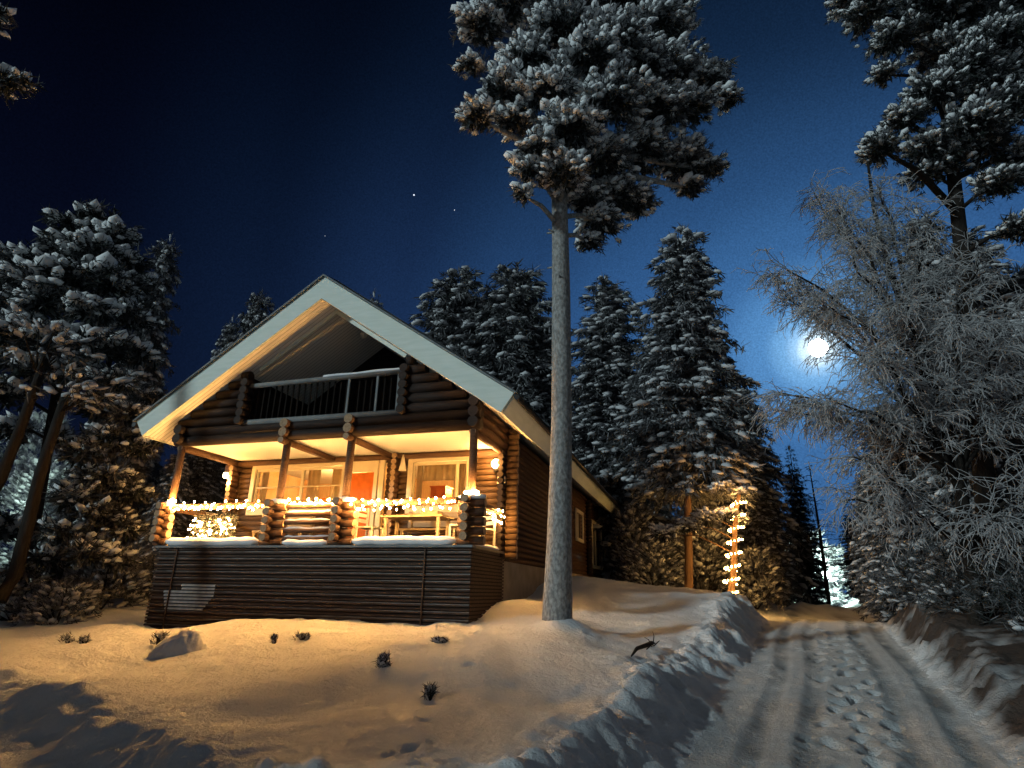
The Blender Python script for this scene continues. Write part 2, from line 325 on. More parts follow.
def height(X, Y, fine=False):
    X = np.asarray(X, float); Y = np.asarray(Y, float); sh = X.shape; x = X.ravel(); y = Y.ravel()
    b = np.empty(len(x))
    for i in range(0, len(x), 20000):
        xx, yy = x[i:i + 20000], y[i:i + 20000]
        r = np.sqrt((xx[:, None] - cp[None, :, 0]) ** 2 + (yy[:, None] - cp[None, :, 1]) ** 2)
        b[i:i + 20000] = _tps(r) @ _w[:_n] + _w[_n] + xx * _w[_n + 1] + yy * _w[_n + 2]
    far = np.sqrt(x ** 2 + (y - 12) ** 2)
    b = np.clip(b, -.2, 4); k = sstep(38, 60, far); b = b * (1 - k) + 2.2 * k
    b = b + .17 * fbm(x * .62, y * .62) * sstep(30, 15, y) + .035 * fbm(x * 1.5 + 9, y * 1.5)
    d, t = dedge(x, y)
    # ploughed ridge along the edge of the road and drive
    edge = np.exp(-((d - .52) / .30) ** 2)
    s_ = x * DIRX + y * DIRY
    lumps = fbm(x * 1.6 + 3, y * 1.6) * .14 + np.abs(fbm(s_ * 4.2, t * 3 + 50)) * .07
    nearb = sstep(30, 14, y)
    right = (t > 0)
    b = b + edge * nearb * (.03 + lumps * np.where(right, .55, 1.0))
    if fine:
        b = b + .022 * fbm(x * 4.2, y * 4.2 + 31) + sstep(-.05, .2, d) * sstep(1.3, .4, d) * nearb * (.10 * fbm(x * 5 + 2, y * 5, 5) + .10 * np.maximum(0, fbm(x * 7, y * 7 + 7)) - .02)
    w = sstep(-.10, .62, d + .16 * fbm(x * 1.7, y * 1.7 + 8) + (.16 * fbm(x * 4.3, y * 4.3 + 2, 3) + .07 * fbm(x * 11, y * 11, 2) if fine else 0))
    zr = zdrive(y) + .03 * fbm(x * 1.3, y * 1.3 + 70)
    z = zr * (1 - w) + b * w
    if fine:
        onr = (1 - w)
        z = z + onr * (.016 * fbm(x * 5.5, y * 5.5 + 3) + .016 * fbm(x * 13, y * 13 + 3, 2))
        wob = .05 * np.sin(y * .8) 
        for tc0 in (-.66, -.2, .70, 1.18):
            z = z + onr * .009 * np.sin(s_ * 39) * np.exp(-((t - tc0 - wob) / .10) ** 4)
            z = z - onr * .028 * np.exp(-((t - tc0 - wob) / .10) ** 4) + onr * .012 * np.exp(-((np.abs(t - tc0 - wob) - .17) / .06) ** 2)
    # cross bank beyond the crest
    z = z + .42 * np.exp(-((s_ - 25.0) / 1.2) ** 2) * sstep(5, 2.5, np.abs(t)) * (1 + .8 * fbm(x * 2, y * 2))
    for tx_, ty_, dep, rx_, ry_ in ((285, 697, -.13, .8, .5), (90, 668, -.10, 1.0, .5), (520, 690, -.10, .9, .6)):
        p = at(tx_, ty_, {285: 6.3, 90: 9.6, 520: 6.6}[tx_]); z = z + dep * np.exp(-((x - p[0]) / rx_) ** 2 - ((y - p[1]) / ry_) ** 2)
    # snow drifted round the pine foot, mound in front of the porch
    p = at(557, 621, 10)
    z = z + .16 * np.exp(-(((x - p[0] - .08) / .42) ** 2 + ((y - p[1] + .1) / .42) ** 2))
    # unseen rise added behind the viewer to shade the lower ground from the low light
    ca, sa = math.cos(R(SUN_AZ)), math.sin(R(SUN_AZ)); q = x * ca - y * sa; a = x * sa + y * ca
    prof = np.exp(-((a + 19) / 5.0) ** 2)
    hh = 8.7 + 1.5 * fbm(q * .33, q * 0 + 4, 3)
    z = z + prof * hh * sstep(SHADE_RIDGE_Q1 + 1.5, SHADE_RIDGE_Q1 - 1.5, q) * sstep(SHADE_RIDGE_Q0 - 12, SHADE_RIDGE_Q0, q)
    return z.reshape(sh)
def H(x, y): return float(height(np.array([x]), np.array([y]))[0])

def axis(core0, core1, step, grow=1.16, lim=420):
    c = list(np.arange(core0, core1 + 1e-6, step)); a = [core0]; s = step
    while a[-1] > -lim: s *= grow; a.append(a[-1] - s)
    e = [core1]; s = step
    while e[-1] < lim: s *= grow; e.append(e[-1] + s)
    return np.array(a[:0:-1] + c + e[1:])
gx = axis(-9, 9.5, .05); gy = axis(3.0, 16.5, .042)
GX, GY = np.meshgrid(gx, gy)
GZ = height(GX, GY, True)
DD, TT = dedge(GX, GY)
# footprints on the drive, walked in two lines, and dents elsewhere
def dent(cx, cy, ang, ln, wd, dep, rim=.25):
    i0, i1 = np.searchsorted(gx, [cx - .6, cx + .6]); j0, j1 = np.searchsorted(gy, [cy - .6, cy + .6])
    x = GX[j0:j1, i0:i1] - cx; y = GY[j0:j1, i0:i1] - cy
    u = (x * math.cos(ang) + y * math.sin(ang)) / ln; v = (-x * math.sin(ang) + y * math.cos(ang)) / wd
    r = np.sqrt(u * u + v * v)
    GZ[j0:j1, i0:i1] += -dep * np.exp(-r ** 4) + dep * rim * np.exp(-((r - 1.5) / .35) ** 2)
rr = random.Random(5)
for line in range(2):
    s = 5.0
    k = 0
    while s < 16.5:
        t = (.12 + .32 * line) + (.11 if k % 2 else -.11) + rr.uniform(-.08, .08)
        dent(s * DIRX + t * DIRY, s * DIRY - t * DIRX, math.atan2(DIRY, DIRX) + rr.uniform(-.45, .45), rr.uniform(.12, .17), rr.uniform(.055, .075), rr.uniform(.09, .14), .10)
        s += rr.uniform(.30, .50); k += 1
for _ in range(70):
    s = rr.uniform(4.8, 16); t = rr.choice([rr.uniform(-.5, .6), rr.uniform(-1.5, -.4), rr.uniform(-.6, .5)])
    dent(s * DIRX + t * DIRY, s * DIRY - t * DIRX, rr.uniform(0, 3.1), rr.uniform(.06, .14), rr.uniform(.04, .07), rr.uniform(.02, .055))
for px, py, Y in [(410, 742, 4.9), (425, 752, 4.7), (402, 752, 4.65), (440, 745, 4.85), (418, 765, 4.4), (452, 757, 4.6), (390, 748, 4.75), (430, 735, 5.05), (470, 762, 4.5),
                  (445, 620, 10.4), (462, 632, 10.1), (475, 640, 9.7), (440, 645, 9.2), (492, 630, 10.2), (424, 715, 5.6), (470, 668, 7.4), (270, 668, 8.4), (330, 690, 6.7), (350, 655, 9.0),
                  (590, 640, 9.5), (600, 655, 8.9), (590, 665, 8.3), (630, 690, 7.2), (610, 672, 8.0), (545, 665, 7.9)]:
    p = at(px, py, Y); dent(p[0], p[1], rr.uniform(0, 3), rr.uniform(.05, .10), rr.uniform(.035, .06), rr.uniform(.03, .05), .4)
on_drive = DD < -.02
tr = np.zeros_like(GX)
wob = .05 * np.sin(GY * .8)
for tc0 in (-.66, -.2, .70, 1.18): tr = np.maximum(tr, np.exp(-((TT - tc0 - wob) / .12) ** 4))
tr = np.clip(tr * (.55 + .9 * fbm(GX * 3, GY * 1.5)) + .25 * fbm(GX * 2, GY * 2 + 40), 0, 1)
bank_tint = np.clip(sstep(-.06, .30, DD) * (TT > 0) * (1.05 + .9 * fbm(GX * 3, GY * 3)) * sstep(24, 16, GY), 0, 1)  # brown tint on the right bank and, below, on the cross bank
far_bank = np.exp(-(((GX * DIRX + GY * DIRY) - 25.0) / 1.4) ** 2) * (np.abs(TT) < 5)
bank_tint = np.maximum(bank_tint, np.clip(far_bank * (.7 + fbm(GX * 2, GY * 2)), 0, 1))
ny, nx = GX.shape
V = np.stack([GX.ravel(), GY.ravel(), GZ.ravel()], 1)
jj, ii = np.meshgrid(np.arange(ny - 1), np.arange(nx - 1), indexing='ij')
q = (jj * nx + ii).ravel(); Q = np.stack([q, q + 1, q + nx + 1, q + nx], 1)
sel = (on_drive.ravel()[Q].all(1)) & (np.abs(TT.ravel()[Q]).max(1) < 2.0) & (GY.ravel()[Q].min(1) > -12) & (GY.ravel()[Q].max(1) < 24)
def sub(name, mask, tint, mname):
    f = Q[mask]; used = np.unique(f); mp = np.zeros(len(V), int); mp[used] = np.arange(len(used))
    o = soup(name, V[used], mp[f], [M[mname]], tint=tint.ravel()[used]); tag(o, kind='structure'); return o
sub('snow_ground', ~sel, bank_tint, 'snow_ground')
sub('driveway', sel, tr, 'drive_snow')

# ------------------------------------------------------------------ moon and stars
o = MB()
def ico(r, sub=2):
    bm = bmesh.new(); bmesh.ops.create_icosphere(bm, subdivisions=sub, radius=r)
    v = [tuple(x.co) for x in bm.verts]; f = [[y.index for y in x.verts] for x in bm.faces]; bm.free(); return v, f
o.add(*ico(13.0, 3), smooth=True); mo = o.build('moon', M['moon_glow']); mo.location = Vector(MOON_DIR) * 1000 + Vector((0, 0, EYE))
tag(mo, 'full white moon glowing low behind the frosted birch twigs', 'moon')
for px, py, r, lab in [(414, 195, 1.5, 'brightest white star, high above the cabin ridge'), (454.5, 210, .75, 'faint star just right of the brightest star'), (325, 236, .5, 'very faint star above the left roof slope')]:
    d = at(px, py, 900.); s = MB(); s.add(*ico(r * 1.0, 1), smooth=True)
    so = s.build('star', M['star_glow']); so.location = d; tag(so, lab, 'star')

# ------------------------------------------------------------------ the log cabin
HX, HY, HZ = -3.9242, 12.0047, .7525 + EYE
W2, W3, UE, OV, LEN, DP, HW = 2.14, 5.55, 4.272, .457, 17.92, 1.83, 3.4
SL = .6858; ANG = math.atan(SL)
house = empty('log_cabin', (HX, HY, HZ), -YAW, 'dark log cabin with pale gable boards and a lit porch below a balcony', 'cabin')
cu, su = math.cos(YAW), math.sin(YAW)
def hw(u, v, w): return (HX + u * cu + v * su, HY - u * su + v * cu, HZ + w)
LG = .125
def log_rows(mb, w0, w1, ranges, axis_='u', v=0., pitch=LG, rad=None, n=8, capmi=1):
    rad = rad or pitch * .56
    k = int(round((w1 - w0) / pitch))
    for i in range(k):
        w = w0 + pitch * (i + .5)
        for a, b in ranges(w):
            if b - a < .05: continue
            p = [(a, v, w), (b, v, w)] if axis_ == 'u' else [(v, a, w), (v, b, w)]
            mb.tube(p, rad, n, 0, True, capmi)
def cut(a, b, holes):
    segs = [(a, b)]
    for h0, h1 in holes:
        nsg = []
        for s0, s1 in segs:
            if h1 <= s0 or h0 >= s1: nsg.append((s0, s1)); continue
            if h0 > s0: nsg.append((s0, h0))
            if h1 < s1: nsg.append((h1, s1))
        segs = nsg
    return segs
roof_under = lambda u: W3 - .52 - SL * abs(u)
VW = DP + .07
# openings of the porch wall
WL = (-2.82, -.47, .95, 1.93); DR = (-.33, .42, 0.0, 1.93); SD = (.46, .64, 0.1, 1.95); WR = (1.30, 2.58, .92, 1.93)
mb = MB()
log_rows(mb, -.02, W2 - .02, lambda w: cut(-HW, HW, [h[:2] for h in (WL, DR, SD, WR) if h[2] < w < h[3]]), 'u', VW)
mb.build('porch_wall', [M['porch_log'], M['log_end']], house)
# side wall with two windows
S1 = (9.75, 10.85, .98, 1.80); S2 = (12.95, 15.1, .25, 1.78)
mb = MB()
log_rows(mb, -.15, 2.62, lambda w: cut(DP + .12, LEN - .45, [h[:2] for h in (S1, S2) if h[2] < w < h[3]]), 'v', HW - .03)
mb.build('side_wall', [M['log_stain'], M['log_end']], house)
mb = MB(); log_rows(mb, -.15, 2.62, lambda w: [(DP + .12, LEN - .45)], 'v', -HW + .03); mb.build('side_wall', [M['log_stain'], M['log_end']], house)
mb = MB(); log_rows(mb, -.15, 4.9, lambda w: [(-min(HW, max(0, (W3 - .45 - w) / SL)), min(HW, max(0, (W3 - .45 - w) / SL)))], 'u', LEN - .5); mb.build('rear_wall', [M['log_stain'], M['log_end']], house)
# crossed log ends at the corners and where inner walls meet the outside
def log_ends(name, u0, u1, v0, v1, w0, w1, axis_, pitch, m, rad=None):
    mb = MB()
    k = int(round((w1 - w0) / pitch))
    for i in range(k):
        w = w0 + pitch * (i + .5) + .004; j = random.uniform(-.012, .012)
        if axis_ == 'v': mb.tube([((u0 + u1) / 2, v0 + j, w), ((u0 + u1) / 2, v1, w)], (rad or pitch * .52), 10, 0, True, 1)
        else: mb.tube([(u0 + j, (v0 + v1) / 2, w), (u1 + j, (v0 + v1) / 2, w)], (rad or pitch * .52), 10, 0, True, 1)
    return mb.build(name, m, house)
LM = [M['log_stain'], M['log_end']]
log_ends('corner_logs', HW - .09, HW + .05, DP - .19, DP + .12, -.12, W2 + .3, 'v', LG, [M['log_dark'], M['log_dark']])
log_ends('corner_logs', HW + .02, HW + .28, DP + .06, DP + .20, -.12, W2 + .5, 'u', LG, [M['porch_log'], M['log_end']])
log_ends('corner_logs', -HW - .28, -HW + .1, DP, DP + .14, -.12, W2, 'u', LG, LM)
log_ends('corner_logs', -HW - .05, -HW + .09, DP - .25, DP + .12, -.12, W2, 'v', LG, LM)
log_ends('partition_log_ends', .84, .98, DP - .22, DP + .1, 0, W2, 'v', LG, LM)
for vv in (7.6, 11.75, 16.2):
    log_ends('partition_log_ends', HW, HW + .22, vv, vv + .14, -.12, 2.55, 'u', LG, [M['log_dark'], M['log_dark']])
# foundation
mb = MB(); mb.box(-HW + .06, HW - .02, DP + .1, LEN - .5, -2.2, -.155); mb.build('foundation', M['plaster'], house)
# porch deck, ceiling, beams
mb = MB(); mb.box(-HW + .03, HW - .03, .03, DP + .05, -.10, -.005); mb.build('porch_floor', M['cream_wood'], house)
mb = MB(); mb.box(-HW + .08, HW - .06, .12, DP + .2, W2 + .01, W2 + .09); mb.build('porch_ceiling', M['ceiling_paint'], house)
U2, U3 = -.70, .79
for u in (-HW + .02, U2, U3, .91, HW - .04):
    mb = MB()
    mb.tube([(u, -.22 if u in (U2, U3) else -.04, W2 - .065), (u, DP, W2 - .065)], .068, 10, 0, True, 1)
    if u != .91: mb.build('porch_beam', LM, house)
mb = MB(); mb.tube([(-HW, DP - .07, W2 - .07), (HW, DP - .07, W2 - .07)], .065, 8); mb.build('porch_beam', M['log_stain'], house)
for u in (U2, U3):
    mb = MB()
    for k in range(2): mb.tube([(u, -.20, W2 + .11 + .19 * k), (u, .12, W2 + .11 + .19 * k)], .095, 12, 0, True, 1)
    mb.build('beam_end', [M['log_stain'], M['log_end']], house)
# porch posts
for u, dx in ((-HW + .03, .0), (U2, 0), (U3, 0), (HW - .03, 0)):
    mb = MB(); mb.tube([(u + dx, 0.02, .82), (u, 0.02, W2 + .02)], .075, 12); mb.build('porch_post', M['log_stain'], house)
# parapet and gable front of logs
PG = .2
mb = MB()
def gable_rng(w):
    um = min(HW + .12, roof_under(0) / SL - (w - 0) / SL) if w > 0 else HW
    um = min(HW + .12, max(0, (W3 - .54 - w) / SL))
    return [(-um, um)] if w < 2.52 else [(-um, -1.86), (1.9, um)]
log_rows(mb, W2 - .03, W2 + 1.78, gable_rng, 'u', .0, PG, .108, 10, 0)
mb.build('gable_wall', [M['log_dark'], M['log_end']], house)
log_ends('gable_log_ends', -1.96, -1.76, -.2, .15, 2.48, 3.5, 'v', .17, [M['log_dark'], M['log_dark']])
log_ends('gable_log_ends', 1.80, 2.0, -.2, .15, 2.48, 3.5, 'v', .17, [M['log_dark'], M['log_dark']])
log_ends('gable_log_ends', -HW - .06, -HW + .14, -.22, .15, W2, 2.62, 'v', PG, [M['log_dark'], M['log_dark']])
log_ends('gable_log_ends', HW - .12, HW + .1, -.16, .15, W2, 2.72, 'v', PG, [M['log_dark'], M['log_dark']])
# cabin side above porch (upper side plates)
for s in (-1, 1):
    mb = MB(); log_rows(mb, W2 - .02, 2.74, lambda w: [(.1, DP + .2)], 'v', s * (HW - .02), .19, .10, 10, 0); mb.build('side_plate', [M['log_stain'], M['log_end']], house)
# balcony
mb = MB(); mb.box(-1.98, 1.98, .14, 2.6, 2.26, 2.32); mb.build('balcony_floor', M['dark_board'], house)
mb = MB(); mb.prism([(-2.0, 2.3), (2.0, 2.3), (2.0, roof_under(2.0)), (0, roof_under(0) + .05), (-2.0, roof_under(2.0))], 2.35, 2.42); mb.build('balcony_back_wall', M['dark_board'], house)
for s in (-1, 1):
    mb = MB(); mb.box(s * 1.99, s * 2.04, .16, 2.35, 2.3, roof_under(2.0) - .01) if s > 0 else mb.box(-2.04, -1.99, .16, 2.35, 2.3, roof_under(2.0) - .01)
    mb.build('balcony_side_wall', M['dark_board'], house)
mb = MB(); mb.box(.75, 1.55, 2.32, 2.36, 2.45, 3.9); bw = mb.build('balcony_door', M['metal_dark'], house)
bal = MB(); bal.tube([(-1.88, -.02, 3.36), (1.98, -.02, 3.40)], .055, 10); br = bal.build('handrail', M['grey_rail'], house)
mb = MB(); n_ = 12; mb.tube([(.0 + .16 * i, -.03, 3.43 + .0020 * i + .008 * math.sin(i)) for i in range(13)], [.035] * 13, 8); sn = mb.build('rail_snow', M['snow_soft'], br)
mb = MB(); mb.tube([(-1.9, -.03, 2.53), (1.9, -.03, 2.53)], .07, 10); mb.build('bottom_rail', M['grey_rail'], house)
for k in range(26):
    u = -1.78 + k * 3.6 / 25
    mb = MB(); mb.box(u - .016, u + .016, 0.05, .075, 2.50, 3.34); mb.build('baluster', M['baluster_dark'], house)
for u in (.62, 1.27, 1.74):
    mb = MB(); mb.box(u - .022, u + .022, -.04, -.005, 2.58, 3.35); mb.build('rail_post', M['grey_rail'], house)
# roof: two slabs, bargeboards, soffits, snow, eave boards
cA, sA = math.cos(ANG), math.sin(ANG); TH = .42
for s in (-1, 1):
    def P(d, h): return (s * (d * cA + h * sA), W3 - d * sA + h * cA)   # d down the slope, h up from the sheet
    dl = UE / cA
    mb = MB(); mb.prism([(0, W3 - .02), P(dl, -.02), P(dl, -TH + .04), (0, W3 - TH / cA + .04 / cA)], -OV + .06, LEN - .02)
    rf = mb.build('roof', M['roof_sheet'], house)
    mb = MB(); mb.prism([(0, W3), P(dl, 0), P(dl, -TH), (0, W3 - TH / cA)], -OV, -OV + .055)
    bb = mb.build('bargeboard', M['white_paint'], rf)
    mb = MB(); mb.prism([(0, W3 + .05), P(dl + .05, .035), P(dl + .05, .005), (0, W3 + .008)], -OV - .05, LEN + .05); mb.build('roof_edge', M['grey_rail'], rf)
    mb = MB()
    nd, nv = 14, 40
    pts = []
    for j in range(nv + 1):
        for i in range(nd + 1):
            d = dl * i / nd; v = -OV + (LEN + OV) * j / nv
            h = .05 + .07 * min(1, (nd - i) / 2., i / 1. + .6) * min(1, j / 1. + .25) + .015 * random.random()
            x, z = P(d + .0, h); pts.append((x, v, z))
    fs = [(j * (nd + 1) + i, j * (nd + 1) + i + 1, (j + 1) * (nd + 1) + i + 1, (j + 1) * (nd + 1) + i) for j in range(nv) for i in range(nd)]
    mb.add(pts, fs, 0, True); mb.build('roof_snow', M['snow_soft'], rf)
    mb = MB(); mb.prism([P(.02, -TH + .035), P(dl - .01, -TH + .035), P(dl - .01, -TH + .015), P(.02, -TH + .015)], -OV + .06, 2.36); mb.build('soffit', M['soffit_paint'], rf)
    mb = MB(); mb.prism([P(dl - 1.5, -TH + .035), P(dl - .01, -TH + .035), P(dl - .01, -TH + .015), P(dl - 1.5, -TH + .015)], 2.365, LEN - .03); mb.build('soffit', M['soffit_paint'], rf)
    mb = MB(); mb.prism([P(dl + .025, .0), P(dl + .025, -TH + .005), P(dl + .002, -TH + .005), P(dl + .002, .0)], -OV + .06, LEN - .02); mb.build('eave_board', M['white_paint'], rf)
    g = MB(); x, z = P(dl + .09, -.03); g.tube([(x, -OV, z), (x, LEN, z)], .055, 8); g.build('gutter', M['metal_dark'], rf)
    # inner trim at the gable plane
    mb = MB(); mb.prism([P(.0, -TH + .01), P(2.45, -TH + .01), P(2.45, -TH - .07), P(.05, -TH - .07)], .13, .155); mb.build('inner_trim', M['white_paint'], house)
# balcony ceiling lamp
mb = MB(); mb.lathe([(.001, .06), (.09, .06), (.10, .02), (.08, -.05), (.03, -.08), (.001, -.082)], n=16)
l = mb.build('ceiling_lamp', M['plate_white']); l.location = hw(.22, 1.0, 4.78); tag(l, 'small round unlit lamp under the balcony ceiling', 'lamp')
# skirting of slats
NS = 24
def slats(name, u0, u1, m, v=-.03, rows=None):
    mb = MB()
    for i in range(NS + 12):
        if rows and not rows(i): continue
        z1 = -.03 - i * .0625; z0 = z1 - .043
        mb.add([(u0, v, z0), (u1, v, z0), (u1, v, z1 - .014), (u0, v, z1 - .014), (u0, v + .022, z0), (u1, v + .022, z0), (u1, v + .022, z1), (u0, v + .022, z1)],
               [(0, 1, 2, 3), (4, 7, 6, 5), (0, 4, 5, 1), (0, 3, 7, 4), (1, 5, 6, 2)])
        mb.add([(u0, v, z1 - .014), (u1, v, z1 - .014), (u1, v + .022, z1), (u0, v + .022, z1)], [(0, 1, 2, 3)], 1 if i % 2 else 0)  # paler top edge on every second slat paints in a highlight
    return mb
sk = slats('s', -HW - .02, HW + .02, None).build('skirting', [M['slat'], M['slat_highlight']], house)
for i in range(11, 19):  # pale slat pieces paint a patch of front light onto the skirting
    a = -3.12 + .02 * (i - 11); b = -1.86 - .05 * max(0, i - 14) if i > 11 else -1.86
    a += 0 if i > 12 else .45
    mb = slats('f', a, b, None, v=-.033, rows=lambda k: k == i); mb.build('light_patch_slat', [M['slat_light_patch'], M['slat_light_patch']], sk)
for u in (-2.92, 2.55): 
    mb = MB(); mb.box(u - .013, u + .013, -.055, -.034, -2.0, -.05); mb.build('batten', M['log_stain'], sk)
mb = MB(); mb.box(-HW, HW, .01, .03, -2.3, -.03); mb.build('skirting_back', M['dark_board'], sk)
# skirting return on the right and left
for s in (-1, 1):
    mb = MB()
    for i in range(NS + 12):
        z1 = -.03 - i * .0625; z0 = z1 - .043; a, b = (HW, HW + .022) if s > 0 else (-HW - .022, -HW)
        mb.box(a, b, 0.0, DP + .1, z0, z1)
    sr = mb.build('side_skirting', M['slat'], house)
    mb = MB(); a, b = (HW - .03, HW - .01) if s > 0 else (-HW + .01, -HW + .03); mb.box(a, b, .03, DP + .1, -2.3, -.03); mb.build('skirting_back', M['dark_board'], sr)
mb = MB(); mb.box(-HW - .06, HW + .06, -.09, .12, -.025, .015); mb.build('sill_board', M['grey_rail'], house)
mb = MB(); mb.box(HW - .12, HW + .06, .122, DP, -.025, .015); mb.build('sill_board', M['cream_wood'], house)
# thick snow lying on the sill
def snow_roll(pts, r, name, par, n=10, flat=.75):
    mb = MB(); P_ = [Vector(p) + Vector((0, 0, random.uniform(-.012, .012))) for p in pts]
    rs = [r * (.35 if i in (0, len(P_) - 1) else random.uniform(.9, 1.08)) for i in range(len(P_))]
    mb.tube(P_, rs, n, wob=.08); return mb.build(name, M['snow_soft'], par)
lin = lambda a, b, n: [tuple(a[k] + (b[k] - a[k]) * i / n for k in range(3)) for i in range(n + 1)]
snow_roll(lin((-3.28, -.02, .09), (-.98, -.02, .09), 14), .088, 'sill_snow', house)
snow_roll(lin((-.48, -.02, .07), (.56, -.02, .07), 8), .06, 'sill_snow', house)
snow_roll(lin((1.05, -.02, .09), (3.14, -.02, .09), 14), .088, 'sill_snow', house)
snow_roll(lin((3.4, .2, .04), (3.4, 1.6, .04), 8), .045, 'sill_snow', house)
# railing stacks of crossed log ends
def stack(uc, hwid, both=True):
    mb = MB()
    for k in range(5):
        w = .09 + .165 * k
        mb.tube([(uc - hwid, .0, w), (uc + hwid, .0, w)], .078, 10, 0, True, 1)
        mb.tube([(uc - hwid * .35, -.2, w + .07), (uc - hwid * .35, .22, w + .07)], .074, 10, 0, True, 1)
    o_ = mb.build('railing_post', [M['log_stain'], M['log_end']], house)
    mb = MB(); mb.tube([(uc - hwid, -.02, .85), (uc, -.02, .875), (uc + hwid, -.02, .85)], [.04, .062, .04], 8); mb.build('snow_cap', M['snow_soft'], o_)
    return o_
stack(-3.42, .15); stack(-.73, .25); stack(.80, .25); stack(3.40, .25)
# rails
mb = MB(); mb.tube([(-3.3, 0, .80), (-.95, 0, .80)], .065, 10); mb.build('top_rail', M['log_stain'], house)
mb = MB(); mb.tube([(1.02, 0, .80), (3.2, 0, .80)], .065, 10); mb.build('top_rail', M['log_stain'], house)
mb = MB(); mb.tube([(3.42, .2, .78), (3.42, 1.65, .78)], .06, 10); mb.build('top_rail', M['log_stain'], house)
mb = MB(); mb.tube([(-3.42, .2, .78), (-3.42, 1.75, .78)], .06, 10); mb.build('top_rail', M['log_stain'], house)
for k in range(5):
    w = .14 + .155 * k
    mb = MB(); mb.tube([(-.5, 0.0, w), (.57, 0.0, w)], .045, 10); r_ = mb.build('middle_rail', M['log_stain'], house)
    snow_roll(lin((-.48, -.005, w + .045), (.55, -.005, w + .045), 9), .024, 'rail_snow', r_, 8)
# windows
def window(u0, u1, w0, w1, mull, trans, name='window', fr=.11, par=house, v0=VW - .13):
    root = MB(); v1 = v0 + .05
    root.box(u0 - fr, u0, v0, v1, w0 - fr, w1 + fr); root.box(u1, u1 + fr, v0, v1, w0 - fr, w1 + fr)
    root.box(u0, u1, v0, v1, w1, w1 + fr); root.box(u0, u1, v0, v1, w0 - fr, w0)
    fo = root.build(name, M['cream_paint'], par, .006)
    mb = MB(); s = .035
    xs = [u0] + [u0 + (u1 - u0) * m for m in mull] + [u1]
    for i, x in enumerate(xs):
        a = s if 0 < i < len(xs) - 1 else s
        mb.box(max(u0 + .001, x - a), min(u1 - .001, x + a), v0 + .06, v0 + .11, w0, w1)
    for i in range(len(xs) - 1):
        a, b = xs[i] + s + .002, xs[i + 1] - s - .002
        mb.box(a, b, v0 + .062, v0 + .108, w0, w0 + .06); mb.box(a, b, v0 + .062, v0 + .108, w1 - .06, w1)
        for tz in trans: mb.box(a, b, v0 + .07, v0 + .10, w0 + (w1 - w0) * tz - .016, w0 + (w1 - w0) * tz + .016)
    mb.build('sash', M['cream_paint'], fo)
    mb = MB(); mb.box(u0 + .01, u1 - .01, v0 + .083, v0 + .087, w0 + .01, w1 - .01); mb.build('pane', M['glass'], fo)
    return fo
w_l = window(*WL, mull=(.545,), trans=(.55,))
w_l['label'] = 'wide cream framed window left of the orange door'
window(*WR, mull=(.82,), trans=())
# side windows (built in house coords along v)
def side_window(h, fr=.11):
    a, b, w0, w1 = h; x0 = HW + .045; x1 = x0 + .05
    root = MB(); root.box(x0, x1, a - fr, a, w0 - fr, w1 + fr); root.box(x0, x1, b, b + fr, w0 - fr, w1 + fr); root.box(x0, x1, a, b, w1, w1 + fr); root.box(x0, x1, a, b, w0 - fr, w0)
    fo = root.build('window', M['cream_paint'], house)
    mb = MB(); mb.box(HW - .02, HW + .03, (a + b) / 2 - .03, (a + b) / 2 + .03, w0, w1); mb.build('sash', M['cream_paint'], fo)
    mb = MB(); mb.box(HW - .03, HW - .026, a, b, w0, w1); mb.build('pane', M['glass'], fo)
    mb = MB(); mb.box(HW - .16, HW - .13, a - .1, b + .1, w0 - .1, w1 + .1); mb.build('curtain', M['curtain'], fo)
side_window(S1); side_window(S2)
# door
v0 = VW - .13
mb = MB(); mb.box(DR[0] - .10, DR[0], v0, v0 + .06, -.004, 2.05); mb.box(DR[1] - .06, DR[1] + .03, v0, v0 + .06, -.004, 2.05); mb.box(DR[0], DR[1] - .06, v0, v0 + .06, 1.76, 2.05)
mb.build('door_frame', M['cream_paint'], house, .005)
mb = MB(); mb.box(DR[0] + .01, DR[1] - .07, v0 + .04, v0 + .08, 0, 1.75); mb.box(DR[0] + .08, DR[1] - .14, v0 + .03, v0 + .04, .15, .75); mb.box(DR[0] + .08, DR[1] - .14, v0 + .03, v0 + .04, .95, 1.62)
d_ = mb.build('door', M['red_orange'], house, .006)
mb = MB(); mb.tube([(DR[0] + .07, v0 + .01, .9), (DR[0] + .07, v0 - .03, .9), (DR[0] + .18, v0 - .03, .9)], .012, 8); mb.build('handle', M['metal_dark'], d_)
mb = MB(); mb.box(.50, .62, v0 - .02, v0 + .045, -.004, 2.06); mb.build('door_post', M['cream_paint'], house, .005)
